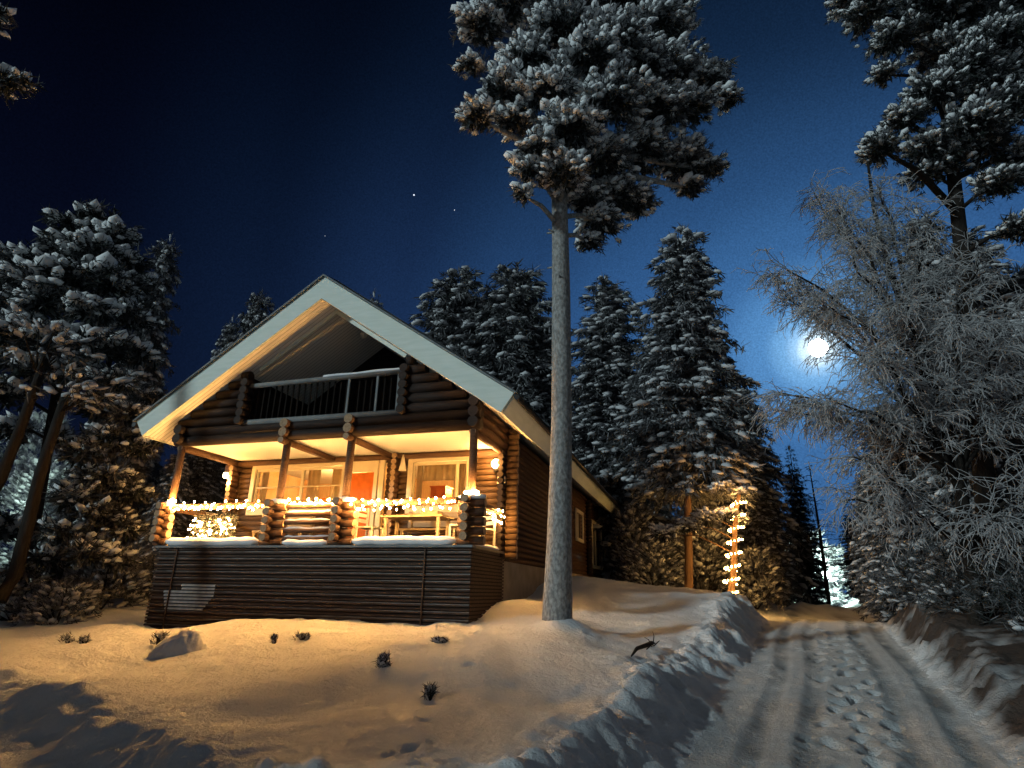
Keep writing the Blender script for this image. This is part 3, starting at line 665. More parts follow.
# lit room behind the windows
IN0, IN1 = VW + .16, VW + 3.2
mb = MB(); mb.box(-HW + .1, HW - .1, IN1, IN1 + .04, -.1, W2); mb.box(-HW + .1, -HW + .14, IN0, IN1, -.1, W2); mb.box(HW - .14, HW - .1, IN0, IN1, -.1, W2); mb.build('room_wall', M['interior'], house)
mb = MB(); mb.box(-HW + .1, HW - .1, IN0 - .05, IN1, -.14, -.1); mb.build('room_floor', M['interior_floor'], house)
mb = MB(); mb.box(-HW + .1, HW - .1, DP + .21, IN1, W2 + .0, W2 + .04); mb.build('room_ceiling', M['cream_paint'], house)
mb = MB(); mb.box(-.05, 0, IN0 + .1, IN1, -.1, W2 - .01); mb.build('room_partition', M['interior'], house)
def curtain(u0, u1, w0, w1, v):
    mb = MB(); n = int((u1 - u0) / .025); pts = []
    for i in range(n + 1):
        u = u0 + (u1 - u0) * i / n; y = v + .022 * math.sin(i * 1.15)
        pts += [(u, y, w0), (u, y, w1)]
    mb.add(pts, [(2 * i, 2 * i + 2, 2 * i + 3, 2 * i + 1) for i in range(n)], 0, True)
    o_ = mb.build('curtain', M['curtain'], house); sd_ = o_.modifiers.new('thick', 'SOLIDIFY'); sd_.thickness = .004
curtain(-1.50, -1.18, .9, 1.92, VW + .1); curtain(-.85, -.5, .9, 1.92, VW + .1); curtain(-2.8, -2.62, .9, 1.92, VW + .1); curtain(1.32, 1.46, .9, 1.92, VW + .1); curtain(2.2, 2.56, .9, 1.92, VW + .1); curtain(1.46, 2.2, 1.55, 1.92, VW + .13)
def pl(name, loc, e, col, rad=.05, parent=None):
    d = bpy.data.lights.new(name, 'POINT'); d.energy = e; d.color = col; d.shadow_soft_size = rad
    o_ = bpy.data.objects.new(name, d); COL.objects.link(o_); o_.location = loc; o_.parent = parent; return o_
# room furniture seen through the panes
def cabinet(u0, u1, v_, w1, m, lab):
    mb = MB(); mb.box(u0, u1, v_, v_ + .4, -.095, w1)
    mb.box(u0 - .02, u1 + .02, v_ - .03, v_ + .42, w1 + .001, w1 + .03)
    o_ = mb.build('cabinet', m); o_.location = (HX, HY, HZ); o_.rotation_euler = (0, 0, -YAW)
    tag(o_, lab, 'cabinet')
    for k in range(2):
        mb = MB(); a = u0 + .03 + k * (u1 - u0) / 2; mb.box(a, a + (u1 - u0) / 2 - .06, v_ - .02, v_ - .002, 0, w1 - .06); mb.build('cabinet_door', m, o_)
cabinet(-2.5, -1.75, IN1 - .9, 1.55, M['red_orange'], 'red orange cabinet seen through the wide left porch window')
cabinet(1.42, 1.78, IN0 + .5, 1.5, M['red_orange'], 'orange cupboard seen through the right porch window')
def table_lamp(u, v_, w, sc, lab, e):
    r = empty('table_lamp', hw(u, v_, w), -YAW, lab, 'lamp')
    mb = MB(); mb.lathe([(.001, 0), (.09 * sc, 0), (.09 * sc, .02), (.02, .04), (.015, .22 * sc), (.001, .22 * sc)]); mb.build('base', M['metal_dark'], r)
    mb = MB(); mb.lathe([(.17 * sc, .2 * sc), (.10 * sc, .42 * sc), (.095 * sc, .42 * sc), (.165 * sc, .2 * sc)], n=20); mb.build('lamp_shade', M['shade_glow'], r)
    pl('lamp_light', (0, 0, .5 * sc), e, (1, .62, .25), .06, r)
def side_table(u, v_, w1, lab):
    r = empty('side_table', hw(u, v_, -.1), -YAW, lab, 'table')
    mb = MB(); mb.box(-.4, .4, -.3, .3, w1 + .06, w1 + .1); mb.build('table_top', M['cream_wood'], r)
    for a in (-.36, .36):
        for b in (-.26, .26):
            mb = MB(); mb.box(a - .025, a + .025, b - .025, b + .025, .0, w1 + .059); mb.build('leg', M['cream_wood'], r)
side_table(2.05, IN0 + .9, 1.02, 'small table under the lamp inside the right porch window'); table_lamp(2.0, IN0 + .9, 1.025, 1.0, 'glowing yellow shaded lamp inside the right porch window', 190)
side_table(-.95, IN0 + 1.0, .92, 'small table behind the curtains of the wide left porch window'); table_lamp(-1.05, IN0 + 1.0, .925, 1.1, 'pale shaded lamp inside the wide left porch window', 260)

# porch wall lamps, plate, hanging cone
r = empty('wall_lamp', hw(3.26, DP - .05, 1.78), -YAW, 'round glowing globe lamp on the right end of the porch wall', 'lamp')
mb = MB(); mb.add(*ico(.105, 3), smooth=True); g = mb.build('globe', M['lamp_glow'], r); g.location = (0, -.05, .03)
mb = MB(); mb.lathe([(.001, -.15), (.05, -.15), (.055, -.09), (.045, -.075)], (0, -.05, 0), 12); mb.build('base', M['metal_dark'], r)
pl('lamp_light', (-.02, -.25, .05), 70, (1, .47, .12), .1, r)
r = empty('wall_lamp', hw(-3.52, DP - .18, 1.72), -YAW, 'shaded porch lamp glowing downward at the left end of the porch', 'lamp')
mb = MB(); mb.box(-.055, .055, -.055, .055, .12, .5); mb.build('housing', M['log_stain'], r, .008)
mb = MB(); mb.lathe([(.001, .0), (.085, .0), (.10, .05), (.09, .12), (.001, .121)], n=16); mb.build('lamp_shade', M['lamp_glow'], r)
pl('lamp_light', (0.10, -.14, -.12), 46, (1, .47, .12), .08, r)
r = empty('hanging_cone', hw(1.09, DP - .12, 1.74), -YAW, 'small white cone hanging beside the right porch window', 'ornament')
mb = MB(); mb.lathe([(.001, .36), (.018, .36), (.085, .0), (.078, .0), (.01, .34)], n=14); mb.build('cone', M['white_wood'], r)
mb = MB(); mb.tube([(0, 0, .355), (0, 0, .40)], .004, 5); mb.build('cord', M['wire'], r)
r = empty('house_number_plate', hw(3.36, DP - .035, 1.40), -YAW, 'small white house number plate under the globe lamp', 'number plate')
mb = MB(); mb.box(-.09, .09, -.008, .006, 0, .15); mb.build('plate', M['plate_white'], r, .004)
def digit(segs, name):
    mb = MB()
    for (a, b, c, d) in segs: mb.box(a, c, -.016, -.0085, b, d)
    o_ = mb.build(name, M['digit'], r); return o_
digit([(-.045, .025, -.025, .125), (-.06, .105, -.0455, .123)], 'numeral')
digit([(.01, .105, .055, .125), (.01, .065, .05, .083), (.01, .025, .055, .043), (.0555, .027, .073, .068), (.0555, .08, .073, .123)], 'numeral')
# oval dish at the far end of the side wall
r = empty('satellite_dish', hw(HW + .35, 16.9, 1.75), -YAW, 'pale oval dish below the far end of the right eave', 'dish')
mb = MB(); n = 18; pts = [(0, 0, 0)]; 
for i in (1, 2, 3):
    for k in range(n):
        th = 2 * math.pi * k / n; pts.append((.46 * i / 3 * math.cos(th), .05 * i * i / 3 - .05, .52 * i / 3 * math.sin(th)))
fs = [(0, 1 + k, 1 + (k + 1) % n) for k in range(n)] + [(1 + j * n + k, 1 + (j + 1) * n + k, 1 + (j + 1) * n + (k + 1) % n, 1 + j * n + (k + 1) % n) for j in range(2) for k in range(n)]
mb.add([(x, -y, z) for x, y, z in pts], fs, 0, True); o_ = mb.build('reflector', M['pale_dish'], r); o_.modifiers.new('t', 'SOLIDIFY').thickness = .015
mb = MB(); mb.tube([(0, .06, 0), (0, .2, -.1), (-.3, .2, -.1)], .025, 8); mb.build('bracket', M['metal_dark'], r)

# porch furniture
def bench(u, v_, L_, lab, rz=0, back=True):
    r = empty('porch_bench', hw(u, v_, -.003), -YAW + rz, lab, 'bench')
    mb = MB(); mb.box(-L_ / 2, L_ / 2, -.2, .2, .40, .44); mb.build('seat', M['cream_wood'], r)
    if back: mb = MB(); mb.box(-L_ / 2, L_ / 2, .19, .22, .50, .62); mb.box(-L_ / 2, L_ / 2, .19, .22, .68, .8); mb.build('backrest', M['cream_wood'], r)
    for a in (-1, 1):
        for b in (-.17, .17):
            mb = MB(); mb.box(a * (L_ / 2 - .06) - .03, a * (L_ / 2 - .06) + .03, b - .03, b + .03, 0, .399 if b < 0 or not back else .82); mb.build('leg', M['cream_wood'], r)
    return r
bench(2.1, 1.35, 1.4, 'cream wooden bench behind the right porch railing')
bench(-1.6, 1.45, 1.3, 'wooden bench behind the left porch railing')
r = empty('porch_table', hw(2.0, .72, -.003), -YAW, 'wooden table behind the string lights on the right of the porch', 'table')
mb = MB(); 
for k in range(4): mb.box(-.65, .65, -.3 + k * .152, -.3 + k * .152 + .145, .58, .62)
mb.build('table_top', M['cream_wood'], r)
for a in (-.55, .55):
    for b in (-.24, .24):
        mb = MB(); mb.box(a - .03, a + .03, b - .03, b + .03, 0, .579); mb.build('leg', M['cream_wood'], r)
snow_ = MB(); snow_.box(-.2, .15, -.2, .1, .621, .70); o_ = snow_.build('storage_box', M['cream_wood']); o_.location = hw(2.35, .72, 0); o_.rotation_euler = (0, 0, -YAW); tag(o_, 'low wooden box standing on the porch table', 'box')
mb = MB(); mb.box(-.17, .12, -.17, .07, .701, .71); mb.build('lid', M['cream_wood'], o_)
def chair(u, v_, rz, lab):
    r = empty('porch_chair', hw(u, v_, -.003), -YAW + rz, lab, 'chair')
    mb = MB(); mb.box(-.2, .2, -.2, .2, .40, .43); mb.build('seat', M['white_wood'], r)
    mb = MB()
    for k in range(3): mb.box(-.2, .2, .185, .205, .52 + k * .11, .59 + k * .11)
    mb.build('backrest', M['white_wood'], r)
    for a in (-.18, .18):
        for b in (-.18, .18):
            mb = MB(); mb.box(a - .018, a + .018, b - .018, b + .018, 0, .399 if b < 0 else .84); mb.build('leg', M['white_wood'], r)
chair(2.98, .6, -1.4, 'white slatted chair beside the right corner post of the porch')
chair(.95, .75, 1.5, 'white slatted chair on the porch in front of the door')
chair(3.12, 1.35, -.6, 'white chair in the far right corner of the porch')
r = empty('lantern', hw(-1.25, .35, -.003), 0, 'dark candle lantern standing behind the left porch railing', 'lantern')
mb = MB(); mb.box(-.05, .05, -.05, .05, .0, .02); mb.box(-.05, .05, -.05, .05, .30, .33)
for a in (-.045, .045):
    for b in (-.045, .045): mb.box(a - .006, a + .006, b - .006, b + .006, .02, .3)
mb.build('frame', M['metal_dark'], r); mb = MB(); mb.lathe([(.06, .33), (.02, .40), (.001, .40)], n=8); mb.build('roof', M['metal_dark'], r); mb = MB(); mb.tube([(0, 0, .021), (0, 0, .14)], .035, 10); mb.build('candle', M['digit'], r)

# ------------------------------------------------------------------ string lights
bulb_mesh = None
def bulbs(root, pts, wire=True, r=.0175, mname='bulb_glow'):
    global bulb_mesh
    if bulb_mesh is None or bulb_mesh.materials[0] != M[mname]:
        mb = MB(); mb.add(*ico(1, 1), smooth=True); b0 = mb.build('bulb', M[mname]); bulb_mesh = b0.data; bpy.data.objects.remove(b0)
    inv = root.matrix_world.inverted()
    if wire:
        mb = MB(); mb.tube([Vector(p) + Vector((0, 0, .012)) for p in pts], .006, 4, cap=False); mb.build('wire', M['wire'], root)
    for p in pts:
        o_ = bpy.data.objects.new('bulb', bulb_mesh); COL.objects.link(o_); o_.parent = root; o_.location = p; s = r * random.uniform(.75, 1.25); o_.scale = (s, s, s * 1.2)
rb = random.Random(3)
def strand(lab, pts, r=.0175):
    root = empty('string_lights', (HX, HY, HZ), -YAW, lab, 'string lights', 'string lights on the cabin porch')
    bulbs(root, pts, r=r)
    return root
def zig(u0, u1, n, f): return [(u0 + (u1 - u0) * i / (n - 1) + rb.uniform(-.02, .02), -.10 + rb.uniform(-.03, .03), f(i) + rb.uniform(-.025, .025)) for i in range(n)]
strand('string lights looped along the left porch rail', zig(-3.25, -1.0, 44, lambda i: .80 + .07 * math.sin(i * 1.25) - .10 * (i % 5 == 2)))
strand('string lights along the short rail between the middle log posts', zig(-.45, .6, 16, lambda i: .83 + .05 * math.sin(i * 2)))
strand('string lights zigzagging along the right front porch rail', zig(1.0, 3.1, 42, lambda i: .74 + .10 * math.sin(i * 1.9)))
strand('string lights heaped on the right corner log post', [(3.28 + .06 * i, -.06 + .03 * (i % 2), .93 + .02 * (i % 2)) for i in range(5)], .026)
strand('string lights bunched on the rail at the right side of the porch', [(3.46 + rb.uniform(-.07, .05), .75 + .075 * i, .68 + .13 * math.sin(i * 2.1)) for i in range(13)])
strand('few string lights on top of the left corner log post', [(-3.36 + .07 * i, -.05, .92 + .03 * (i % 2)) for i in range(3)], .026)
# lit evergreen bush on the porch
bush = empty('potted_bush', hw(-2.45, .36, -.003), -YAW, 'evergreen bush wrapped in lights behind the left porch railing', 'bush')
mb = MB(); mb.lathe([(.001, 0), (.16, 0), (.2, .22), (.001, .2)], n=14); mb.build('pot', M['metal_dark'], bush)

# ------------------------------------------------------------------ vegetation
ICO_V, ICO_F = (lambda a: (np.array(a[0]), np.array(a[1])))(ico(1, 1))
ICO_V = np.where(ICO_V[:, 2:3] < 0, ICO_V * np.array([1, 1, .45]), ICO_V)
def norm(a): return a / (np.linalg.norm(a, axis=-1, keepdims=True) + 1e-9)
class Crown:
    def __init__(s): s.V = []; s.T = []; s.m = []; s.t = []; s.n = 0
    def _push(s, V, T, m, t):
        s.V.append(V); s.T.append(T + s.n); s.m.append(np.full(len(T), m)); s.t.append(t); s.n += len(V)
    def clumps(s, P, D, S, snow=.7, blades=16, blen=.8, frost=.35, droop=.45, bw=.05, flat=.5, fat=1.0):
        P = np.asarray(P); D = norm(np.asarray(D)); S = np.asarray(S); N = len(P)
        if N == 0: return
        K = blades
        d = norm(D[:, None, :] * .75 + RNG.normal(0, .55, (N, K, 3)) + np.array([0, 0, -droop]))
        L = S[:, None] * blen * RNG.uniform(.55, 1.15, (N, K)); side = norm(np.cross(d, RNG.normal(0, 1, (N, K, 3))))
        base = P[:, None, :] + RNG.normal(0, .16, (N, K, 3)) * S[:, None, None]
        w = (S[:, None] * bw * RNG.uniform(.7, 1.4, (N, K)))[..., None]
        v = np.stack([base - side * w, base + side * w, base + d * L[..., None] * .6 + side * w * .9, base + d * L[..., None]], 2).reshape(-1, 3)
        i = np.arange(N * K) * 4
        T = np.concatenate([np.stack([i, i + 1, i + 2], 1), np.stack([i, i + 2, i + 3], 1)])
        fr = np.clip(RNG.normal(frost, .22, (N, K, 1)) * np.ones((1, 1, 4)) + np.array([-.1, -.1, .05, .1]), 0, 1).reshape(-1)
        s._push(v, T, 0, fr)
        k = RNG.random(N) < np.asarray(snow); P2, D2, S2 = P[k], D[k], S[k]; N2 = len(P2)
        if N2:
            ax = D2.copy(); ax[:, 2] = np.clip(ax[:, 2], -.6, .35); ax = norm(ax); up = np.array([0, 0, 1.])
            sd = norm(np.cross(up, ax)); nz = norm(np.cross(ax, sd))
            sc = S2[:, None] * np.stack([RNG.uniform(.42, .75, N2), RNG.uniform(.3, .52, N2), RNG.uniform(.22, .36, N2) * flat / .5], 1) * fat
            t = ICO_V[None] * (1 + RNG.normal(0, .13, (N2, len(ICO_V), 1)))
            v = P2[:, None] + (t[..., 0:1] * ax[:, None] * sc[:, None, 0:1] + t[..., 1:2] * sd[:, None] * sc[:, None, 1:2] + t[..., 2:3] * nz[:, None] * sc[:, None, 2:3]) + nz[:, None] * S2[:, None, None] * .10
            T = (ICO_F[None] + (np.arange(N2) * len(ICO_V))[:, None, None]).reshape(-1, 3)
            tt = np.clip(np.repeat(RNG.uniform(.35, 1, N2), len(ICO_V)), 0, 1)
            s._push(v.reshape(-1, 3), T, 1, tt)
    def build(s, name, parent, mats=None):
        V = np.concatenate(s.V); T = np.concatenate(s.T); m = np.concatenate(s.m); t = np.concatenate(s.t)
        return soup(name, V, T, mats or [M['needles'], M['spruce_snow']], m, t, parent, smooth=(m == 1))

def trunk_pts(h, lean=(0, 0), bend=.0, n=9): return [(lean[0] * (i / n) ** 1.2 + bend * math.sin(i * 1.3) * .4, lean[1] * (i / n) + bend * math.cos(i * 1.1) * .4, h * i / n) for i in range(n + 1)]

def spruce_mesh(h, rad, base=.06, clump=.34, whorl=.42, snow=.72, blades=9, narrow=1.0, droop=.5, frost=.3, bark='bark_dark', mats=None, tr=None, gaps=.06, top_round=1.0, fat=1.0):
    """trunk and crown meshes of one spruce, built at the origin under an Empty"""
    root = empty('spruce_tree', (0, 0, 0))
    r0 = tr or h * .014 + .03
    mb = MB(); tp = trunk_pts(h * .97, bend=.03); mb.tube([(0, 0, -.6)] + tp, [r0 * 1.15] + [r0 * (1 - i / 9 * .93) for i in range(10)], 8, wob=.12); mb.build('trunk', M[bark], root)
    C = Crown(); P = []; D = []; S = []
    z = h * base + .15
    while z < h * .985:
        f = (z - h * base) / (h * (1 - base)); prof = (1 - f) ** (.66 * top_round) * (1 - .38 * math.exp(-f * 9)) + .03
        nb = int(5 + 5 * (1 - f)); off = random.random() * 6.3
        for b in range(nb):
            if random.random() < gaps: continue
            a = off + b * 6.283 / nb + random.uniform(-.28, .28); L = max(.12, rad * prof * random.uniform(.66, 1.14))
            dx, dy = math.cos(a), math.sin(a); zz = z + random.uniform(-.2, .2) * whorl
            nstep = max(1, int(L / (clump * .52)))
            for k in range(nstep):
                t = (k + 1) / nstep; r = L * t
                dz = .22 * r - droop * r * r / max(L, .5) * (.8 if f < .7 else .45)
                wdt = .30 * L * (1 - t) + .05
                nl = 1 if wdt < clump * .5 else 3
                for q_ in range(nl):
                    lat = 0 if q_ == 0 else (random.uniform(.5, 1) * wdt * (1 if q_ == 1 else -1))
                    P.append((dx * r - dy * lat, dy * r + dx * lat, zz + dz - abs(lat) * .35 + random.uniform(-.05, .05)))
                    D.append((dx + random.uniform(-.35, .35) - dy * lat * .8, dy + random.uniform(-.35, .35) + dx * lat * .8, -.35 * t - .05 + (.5 if f > .9 else 0)))
                    S.append(clump * random.uniform(.75, 1.25) * (.55 + .45 * min(1, L / .9)))
        z += whorl * random.uniform(.75, 1.15) * (1 - .45 * f)
    C.clumps(P, D, S, snow, blades, .85, frost, .5, bw=.06, fat=fat)
    C.clumps([(0, 0, h - .12), (0, 0, h * .985)], [(0, 0, 1), (.1, 0, 1)], [.22, .26], .8, 8, 1.2, frost, -.5)
    C.build('crown', root, mats)
    return root
def place(o, px, Y, lab, cat='tree', group=None, sc=1.0, rz=None, name=None, base_z=None, py=600):
    p = at(px, py, Y); o.location = (p[0], p[1], (H(p[0], p[1]) if base_z is None else base_z) - .05)
    o.rotation_euler = (0, 0, random.uniform(0, 6.28) if rz is None else rz); o.scale = (sc, sc, sc)
    tag(o, lab, cat, group)
    if name: o.name = name
    return o
def hpx(px, py, Y):                       # height above ground of that pixel at that distance
    p = at(px, py, Y); return p[2] - H(at(px, 600, Y)[0], Y) 

def blob_tree(name, base, top, r_base, r_top, blobs, bark, lab, clump=.3, snow=.75, frost=.3, blades=11, dens=1.0, mats=None, cat='tree', lean_mid=None, fat=1.0, ndir=None):
    """a pine whose boughs are given one by one: (x, y, z, rx, rz) in world metres"""
    root = empty(name, tuple(base), 0, lab, cat)
    b0 = np.array(base); tpv = np.array(top) - b0
    mb = MB(); n = 14; pts = []
    for i in range(-1, n + 1):
        f = i / n; p = tpv * f; w = .05 * math.sin(f * 7) * (1 if f > 0 else 0); pts.append((p[0] + w, p[1], p[2]))
    rads = [(r_base * (1 + .16 * math.exp(-max(0, i) * 1.6))) * (1 - max(0, i) / n) + r_top * max(0, i) / n for i in range(-1, n + 1)]
    mb.tube(pts, rads, 14, wob=.07)
    for k in range(7):
        f = random.uniform(.2, .5); a_ = random.uniform(0, 6.28); p = tpv * f + np.array([.05 * math.sin(f * 7), 0, 0]); d_ = np.array([math.cos(a_), math.sin(a_), .15]); mb.tube([p + d_ * r_base * .5, p + d_ * (r_base + random.uniform(.02, .10))], [.028, .014], 6)
    C = Crown(); limbs = mb
    for (x, y, z, rx, rz) in blobs:
        c = np.array((x, y, z)) - b0
        f = min(.97, max(.15, (c[2] - .25 * np.linalg.norm(c[:2] - tpv[:2] * c[2] / tpv[2])) / tpv[2])); st = tpv * f
        mid = (st + c) / 2 + np.array([0, 0, .12 * np.linalg.norm(c - st)]); 
        ln = np.linalg.norm(c - st); rr_ = (.025 + .018 * ln) * min(1, r_base / .2) * (.55 if r_base < .13 else 1)
        limbs.tube([st, mid, c], [rr_ * 1.3, rr_, rr_ * .4], 6, wob=.1)
        N = int(dens * 26 * (rx / clump) ** 2 * .62)
        d = norm(RNG.normal(0, 1, (N, 3))); d[:, 2] = np.where(d[:, 2] < -.5, -d[:, 2] * .8, d[:, 2]); rad_ = RNG.uniform(.45, 1, (N, 1)) ** .6
        p = c + d * rad_ * np.array([rx, rx, rz]) * (1 + .18 * RNG.normal(0, 1, (N, 1)))
        outw = norm(p - st); dr = d * .8 + outw * .6 
        sp = np.clip(snow * (.55 + 1.0 * np.clip(d[:, 2], 0, 1)) * np.where(d[:, 0] < .1, 1.3, .7), 0, 1)
        C.clumps(p, dr, clump * RNG.uniform(.55, 1.15, N) * np.where(d[:, 2] > .3, 1.3, 1.0), sp, blades, .8, frost, .3, bw=.05, fat=fat)
        n2 = N // 2; d2 = norm(RNG.normal(0, 1, (n2, 3))); p2 = c + d2 * RNG.uniform(0, .68, (n2, 1)) * np.array([rx, rx, rz])
        C.clumps(p2, d2, clump * RNG.uniform(.9, 1.3, n2), .05, 9, .75, .10, .2, bw=.12)
    mb.build('trunk', M[bark], root)
    C.build('crown', root, mats or [M['needles'], M['clump_snow']])
    return root

# main pine -------------------------------------------------
YM = 10.0
pb = at(557, 621, YM); pb[2] = H(pb[0], pb[1]) - .05
ptop = at(560, 0, YM) + np.array([.1, .3, 3.0])
def bl(px, py, dy, rpx, sq=.55):
    Y = YM + dy; p = at(px, py, Y); dist = np.linalg.norm(p - np.array([0, 0, EYE])) * math.cos(math.atan(math.hypot(px - 512, py - 384) / F_PX))
    r = rpx * dist / F_PX; return (p[0], p[1], p[2], r, r * sq)
MAINB = [bl(482, 28, -.3, 26), bl(470, 66, -.2, 14), bl(510, 12, .2, 30), bl(560, -10, 0, 46), bl(620, 0, .3, 40), bl(660, 30, .4, 34), bl(665, 5, .8, 30), bl(555, -70, .2, 70), bl(640, -70, .5, 50), bl(480, -40, 0, 34),
         bl(560, 30, -.9, 34), bl(530, 62, -.9, 30), bl(505, 92, -1.0, 27), bl(476, 117, -1.0, 19), bl(515, 122, -.7, 24), bl(545, 95, -1.1, 30), bl(590, 60, -1.2, 34), bl(610, 45, -.8, 36),
         bl(640, 70, -.2, 36), bl(675, 75, .3, 32), bl(708, 82, .4, 24), bl(725, 100, .4, 15), bl(690, 110, .2, 26), bl(655, 110, 0, 34), bl(610, 105, -.7, 38), bl(570, 130, -.9, 32), bl(540, 150, -.8, 24),
         bl(530, 172, -.6, 18), bl(522, 195, -.5, 9), bl(565, 175, -.6, 26), bl(600, 165, .2, 34), bl(640, 155, .6, 34), bl(685, 165, .9, 30), bl(708, 170, .9, 17), bl(690, 188, .9, 15), bl(620, 200, .9, 30), bl(600, 225, .8, 24), bl(590, 243, .7, 13), bl(640, 205, 1.0, 17), bl(585, 200, .5, 22)]
blob_tree('pine_tree', pb, ptop, .20, .105, MAINB, 'pine_bark', 'tall snowy pine with a bare grey trunk rising in front of the cabin', clump=.165, snow=.95, frost=.34, blades=14, dens=1.05, cat='tree', fat=1.15)

# right pine, leaning out of the frame ------------------------
YM = 13.0
pb2 = at(995, 610, 13.5); pb2[2] = H(pb2[0], pb2[1])
pt2 = at(930, -90, 13.5)
RB = [bl(880, 150, -.9, 22), bl(905, 120, -.5, 24), bl(935, 95, -.7, 30), bl(965, 70, -.8, 30), bl(1000, 40, -.8, 32), bl(895, 40, .2, 26), bl(870, 15, .4, 28), bl(850, 0, .6, 22), bl(930, 10, .2, 40), bl(970, 130, -.4, 34), bl(1010, 110, -.3, 34), bl(930, 150, -.1, 26),
      bl(1000, 185, -.3, 26), bl(960, -30, 0, 50), bl(900, -40, .4, 40), bl(1030, 0, 0, 46), bl(960, 20, .5, 40), bl(990, 90, .3, 40), bl(1015, 60, .5, 40), bl(945, 55, .5, 30), bl(945, 165, .2, 22), bl(985, 150, .2, 30), bl(885, 75, .5, 15), bl(1020, 230, -.2, 22), bl(925, 175, .3, 20), bl(1040, 160, .4, 40)]
blob_tree('pine_tree', pb2, pt2, .21, .11, RB, 'bark_dark', 'dark tall pine at the right edge with white snow pads on its boughs', clump=.20, snow=.55, frost=.16, blades=14, dens=.9)

# spruces: a few kinds, then copies ---------------------------
kA = spruce_mesh(12.5, 2.15, base=.25, clump=.33, whorl=.34, snow=.46, droop=.6, frost=.46, blades=15, bark='bark_red', top_round=.85, tr=.125)
kB = spruce_mesh(13.5, 2.3, base=.03, clump=.36, whorl=.38, snow=.40, droop=.65, frost=.40, blades=14, top_round=.75)
kC = spruce_mesh(11.0, 2.6, base=.02, clump=.34, whorl=.36, snow=.38, droop=.7, frost=.38, blades=14, top_round=.7)
kD = spruce_mesh(9.0, 1.25, base=.02, clump=.24, whorl=.30, snow=.05, droop=.4, frost=.06, mats=[M['needles_dark'], M['clump_snow']], blades=12)
kinds = {'A': [kA, 12.5, 0], 'B': [kB, 13.5, 0], 'C': [kC, 11.0, 0], 'D': [kD, 9.0, 0]}
def spruce(kind, px, ptop, Y, lab, group=None, rz=None, wide=1.0):
    k = kinds[kind]; src = k[0]
    o_ = src if k[2] == 0 else copy_tree(src); k[2] += 1
    p = at(px, ptop, Y); gz = H(p[0], Y); hh = max(1.5, p[2] - gz)
    s = hh / k[1]; o_.location = (p[0], Y, gz - .05); o_.rotation_euler = (0, 0, random.uniform(0, 6.28) if rz is None else rz); o_.scale = (s * wide, s * wide, s)
    tag(o_, lab, 'tree', group); return o_
G1 = 'snowy spruces behind the cabin'
tA = spruce('A', 680, 226, 21.0, 'tall snowy spruce with a lit bare lower trunk right of the cabin', wide=1.12, rz=0)
pA = at(688, 590, 21.0); tA.rotation_euler = (0, math.atan2(tA.location.x - pA[0], 12.0), 0); tA.location.x = pA[0]; tA.location.z = H(pA[0], 21.0) - .05
spruce('B', 606, 274, 27.0, 'dark narrow spruce between the grey pine trunk and the tall spruce', G1, wide=1.25)
spruce('C', 516, 266, 32.0, 'snowy spruce behind the roof just left of the grey pine trunk', G1, wide=1.25)
spruce('C', 461, 268, 34.0, 'snowy spruce behind the middle of the right roof slope', G1, wide=1.15)
spruce('B', 374, 290, 36.0, 'tip of a spruce peeping over the roof right of the ridge', G1, wide=.7)
spruce('C', 262, 290, 34.0, 'snowy treetop over the left roof slope nearest the ridge', G1, wide=.6)
spruce('B', 233, 315, 34.0, 'thin snowy treetop over the middle of the left roof slope', G1, wide=.55)
spruce('B', 548, 318, 31.0, 'shorter spruce standing right behind the grey pine trunk', G1, wide=1.0)
spruce('C', 734, 372, 27.0, 'shorter spruce on the right flank of the tall spruce', wide=.95)
spruce('C', 700, 420, 25.0, 'low bushy spruce behind the light wrapped pine', wide=1.1)
spruce('D', 789, 445, 30.0, 'slim dark spruce standing alone left of the white floodlight')
spruce('C', 752, 470, 26.0, 'low snowy spruce left of the slim dark spruce', wide=1.1)
spruce('B', 915, 205, 15.0, 'dark frosted spruce behind the birch twigs', wide=.85)
spruce('C', 885, 400, 17.0, 'young frosted spruce at the end of the right snow bank', wide=1.2)
spruce('C', 990, 300, 14.5, 'broad dark spruce at the right edge of the picture', wide=1.2)
spruce('C', 868, 480, 22.0, 'low dark spruce behind the right snow bank', wide=1.3)
spruce('D', 846, 500, 33.0, 'small dark spruce right of the white floodlight', wide=1.4)
spruce('B', 962, 225, 17.5, 'tall dark spruce between the birch and the right pine trunk', wide=1.2)
spruce('C', 1018, 265, 17.0, 'dark spruce half cut by the right border behind the tall pine', wide=1.1)
spruce('B', 1045, 330, 24, 'tall spruce beyond the right edge of the birch', wide=1.3)
# left group
YM = 15.0
pb3 = at(20, 590, 16); pb3[2] = H(pb3[0], pb3[1]); pt3 = at(92, 215, 16)
LB = [bl(95, 222, 1, 22), bl(70, 228, .8, 20), bl(118, 240, 1, 20), bl(60, 252, .5, 24), bl(95, 255, .3, 28), bl(130, 265, .8, 20), bl(30, 265, .4, 22), bl(20, 285, .2, 24), bl(70, 280, -.1, 30), bl(110, 285, 0, 28), bl(140, 285, .8, 16), bl(0, 300, .2, 26),
      bl(45, 305, -.2, 28), bl(90, 315, -.4, 28), bl(130, 318, .4, 22), bl(20, 330, .2, 28), bl(60, 345, -.2, 30), bl(105, 350, -.3, 28), bl(140, 355, .4, 18), bl(-20, 340, .4, 30), bl(20, 365, .6, 26), bl(8, 262, .3, 24), bl(40, 285, -.3, 26), bl(-15, 310, -.2, 30), bl(10, 335, -.4, 28), bl(40, 372, 0, 24), bl(0, 395, .2, 26), bl(75, 375, .2, 24), bl(15, 430, .8, 20), bl(5, 530, 1, 22), bl(60, 440, 1.2, 14)]
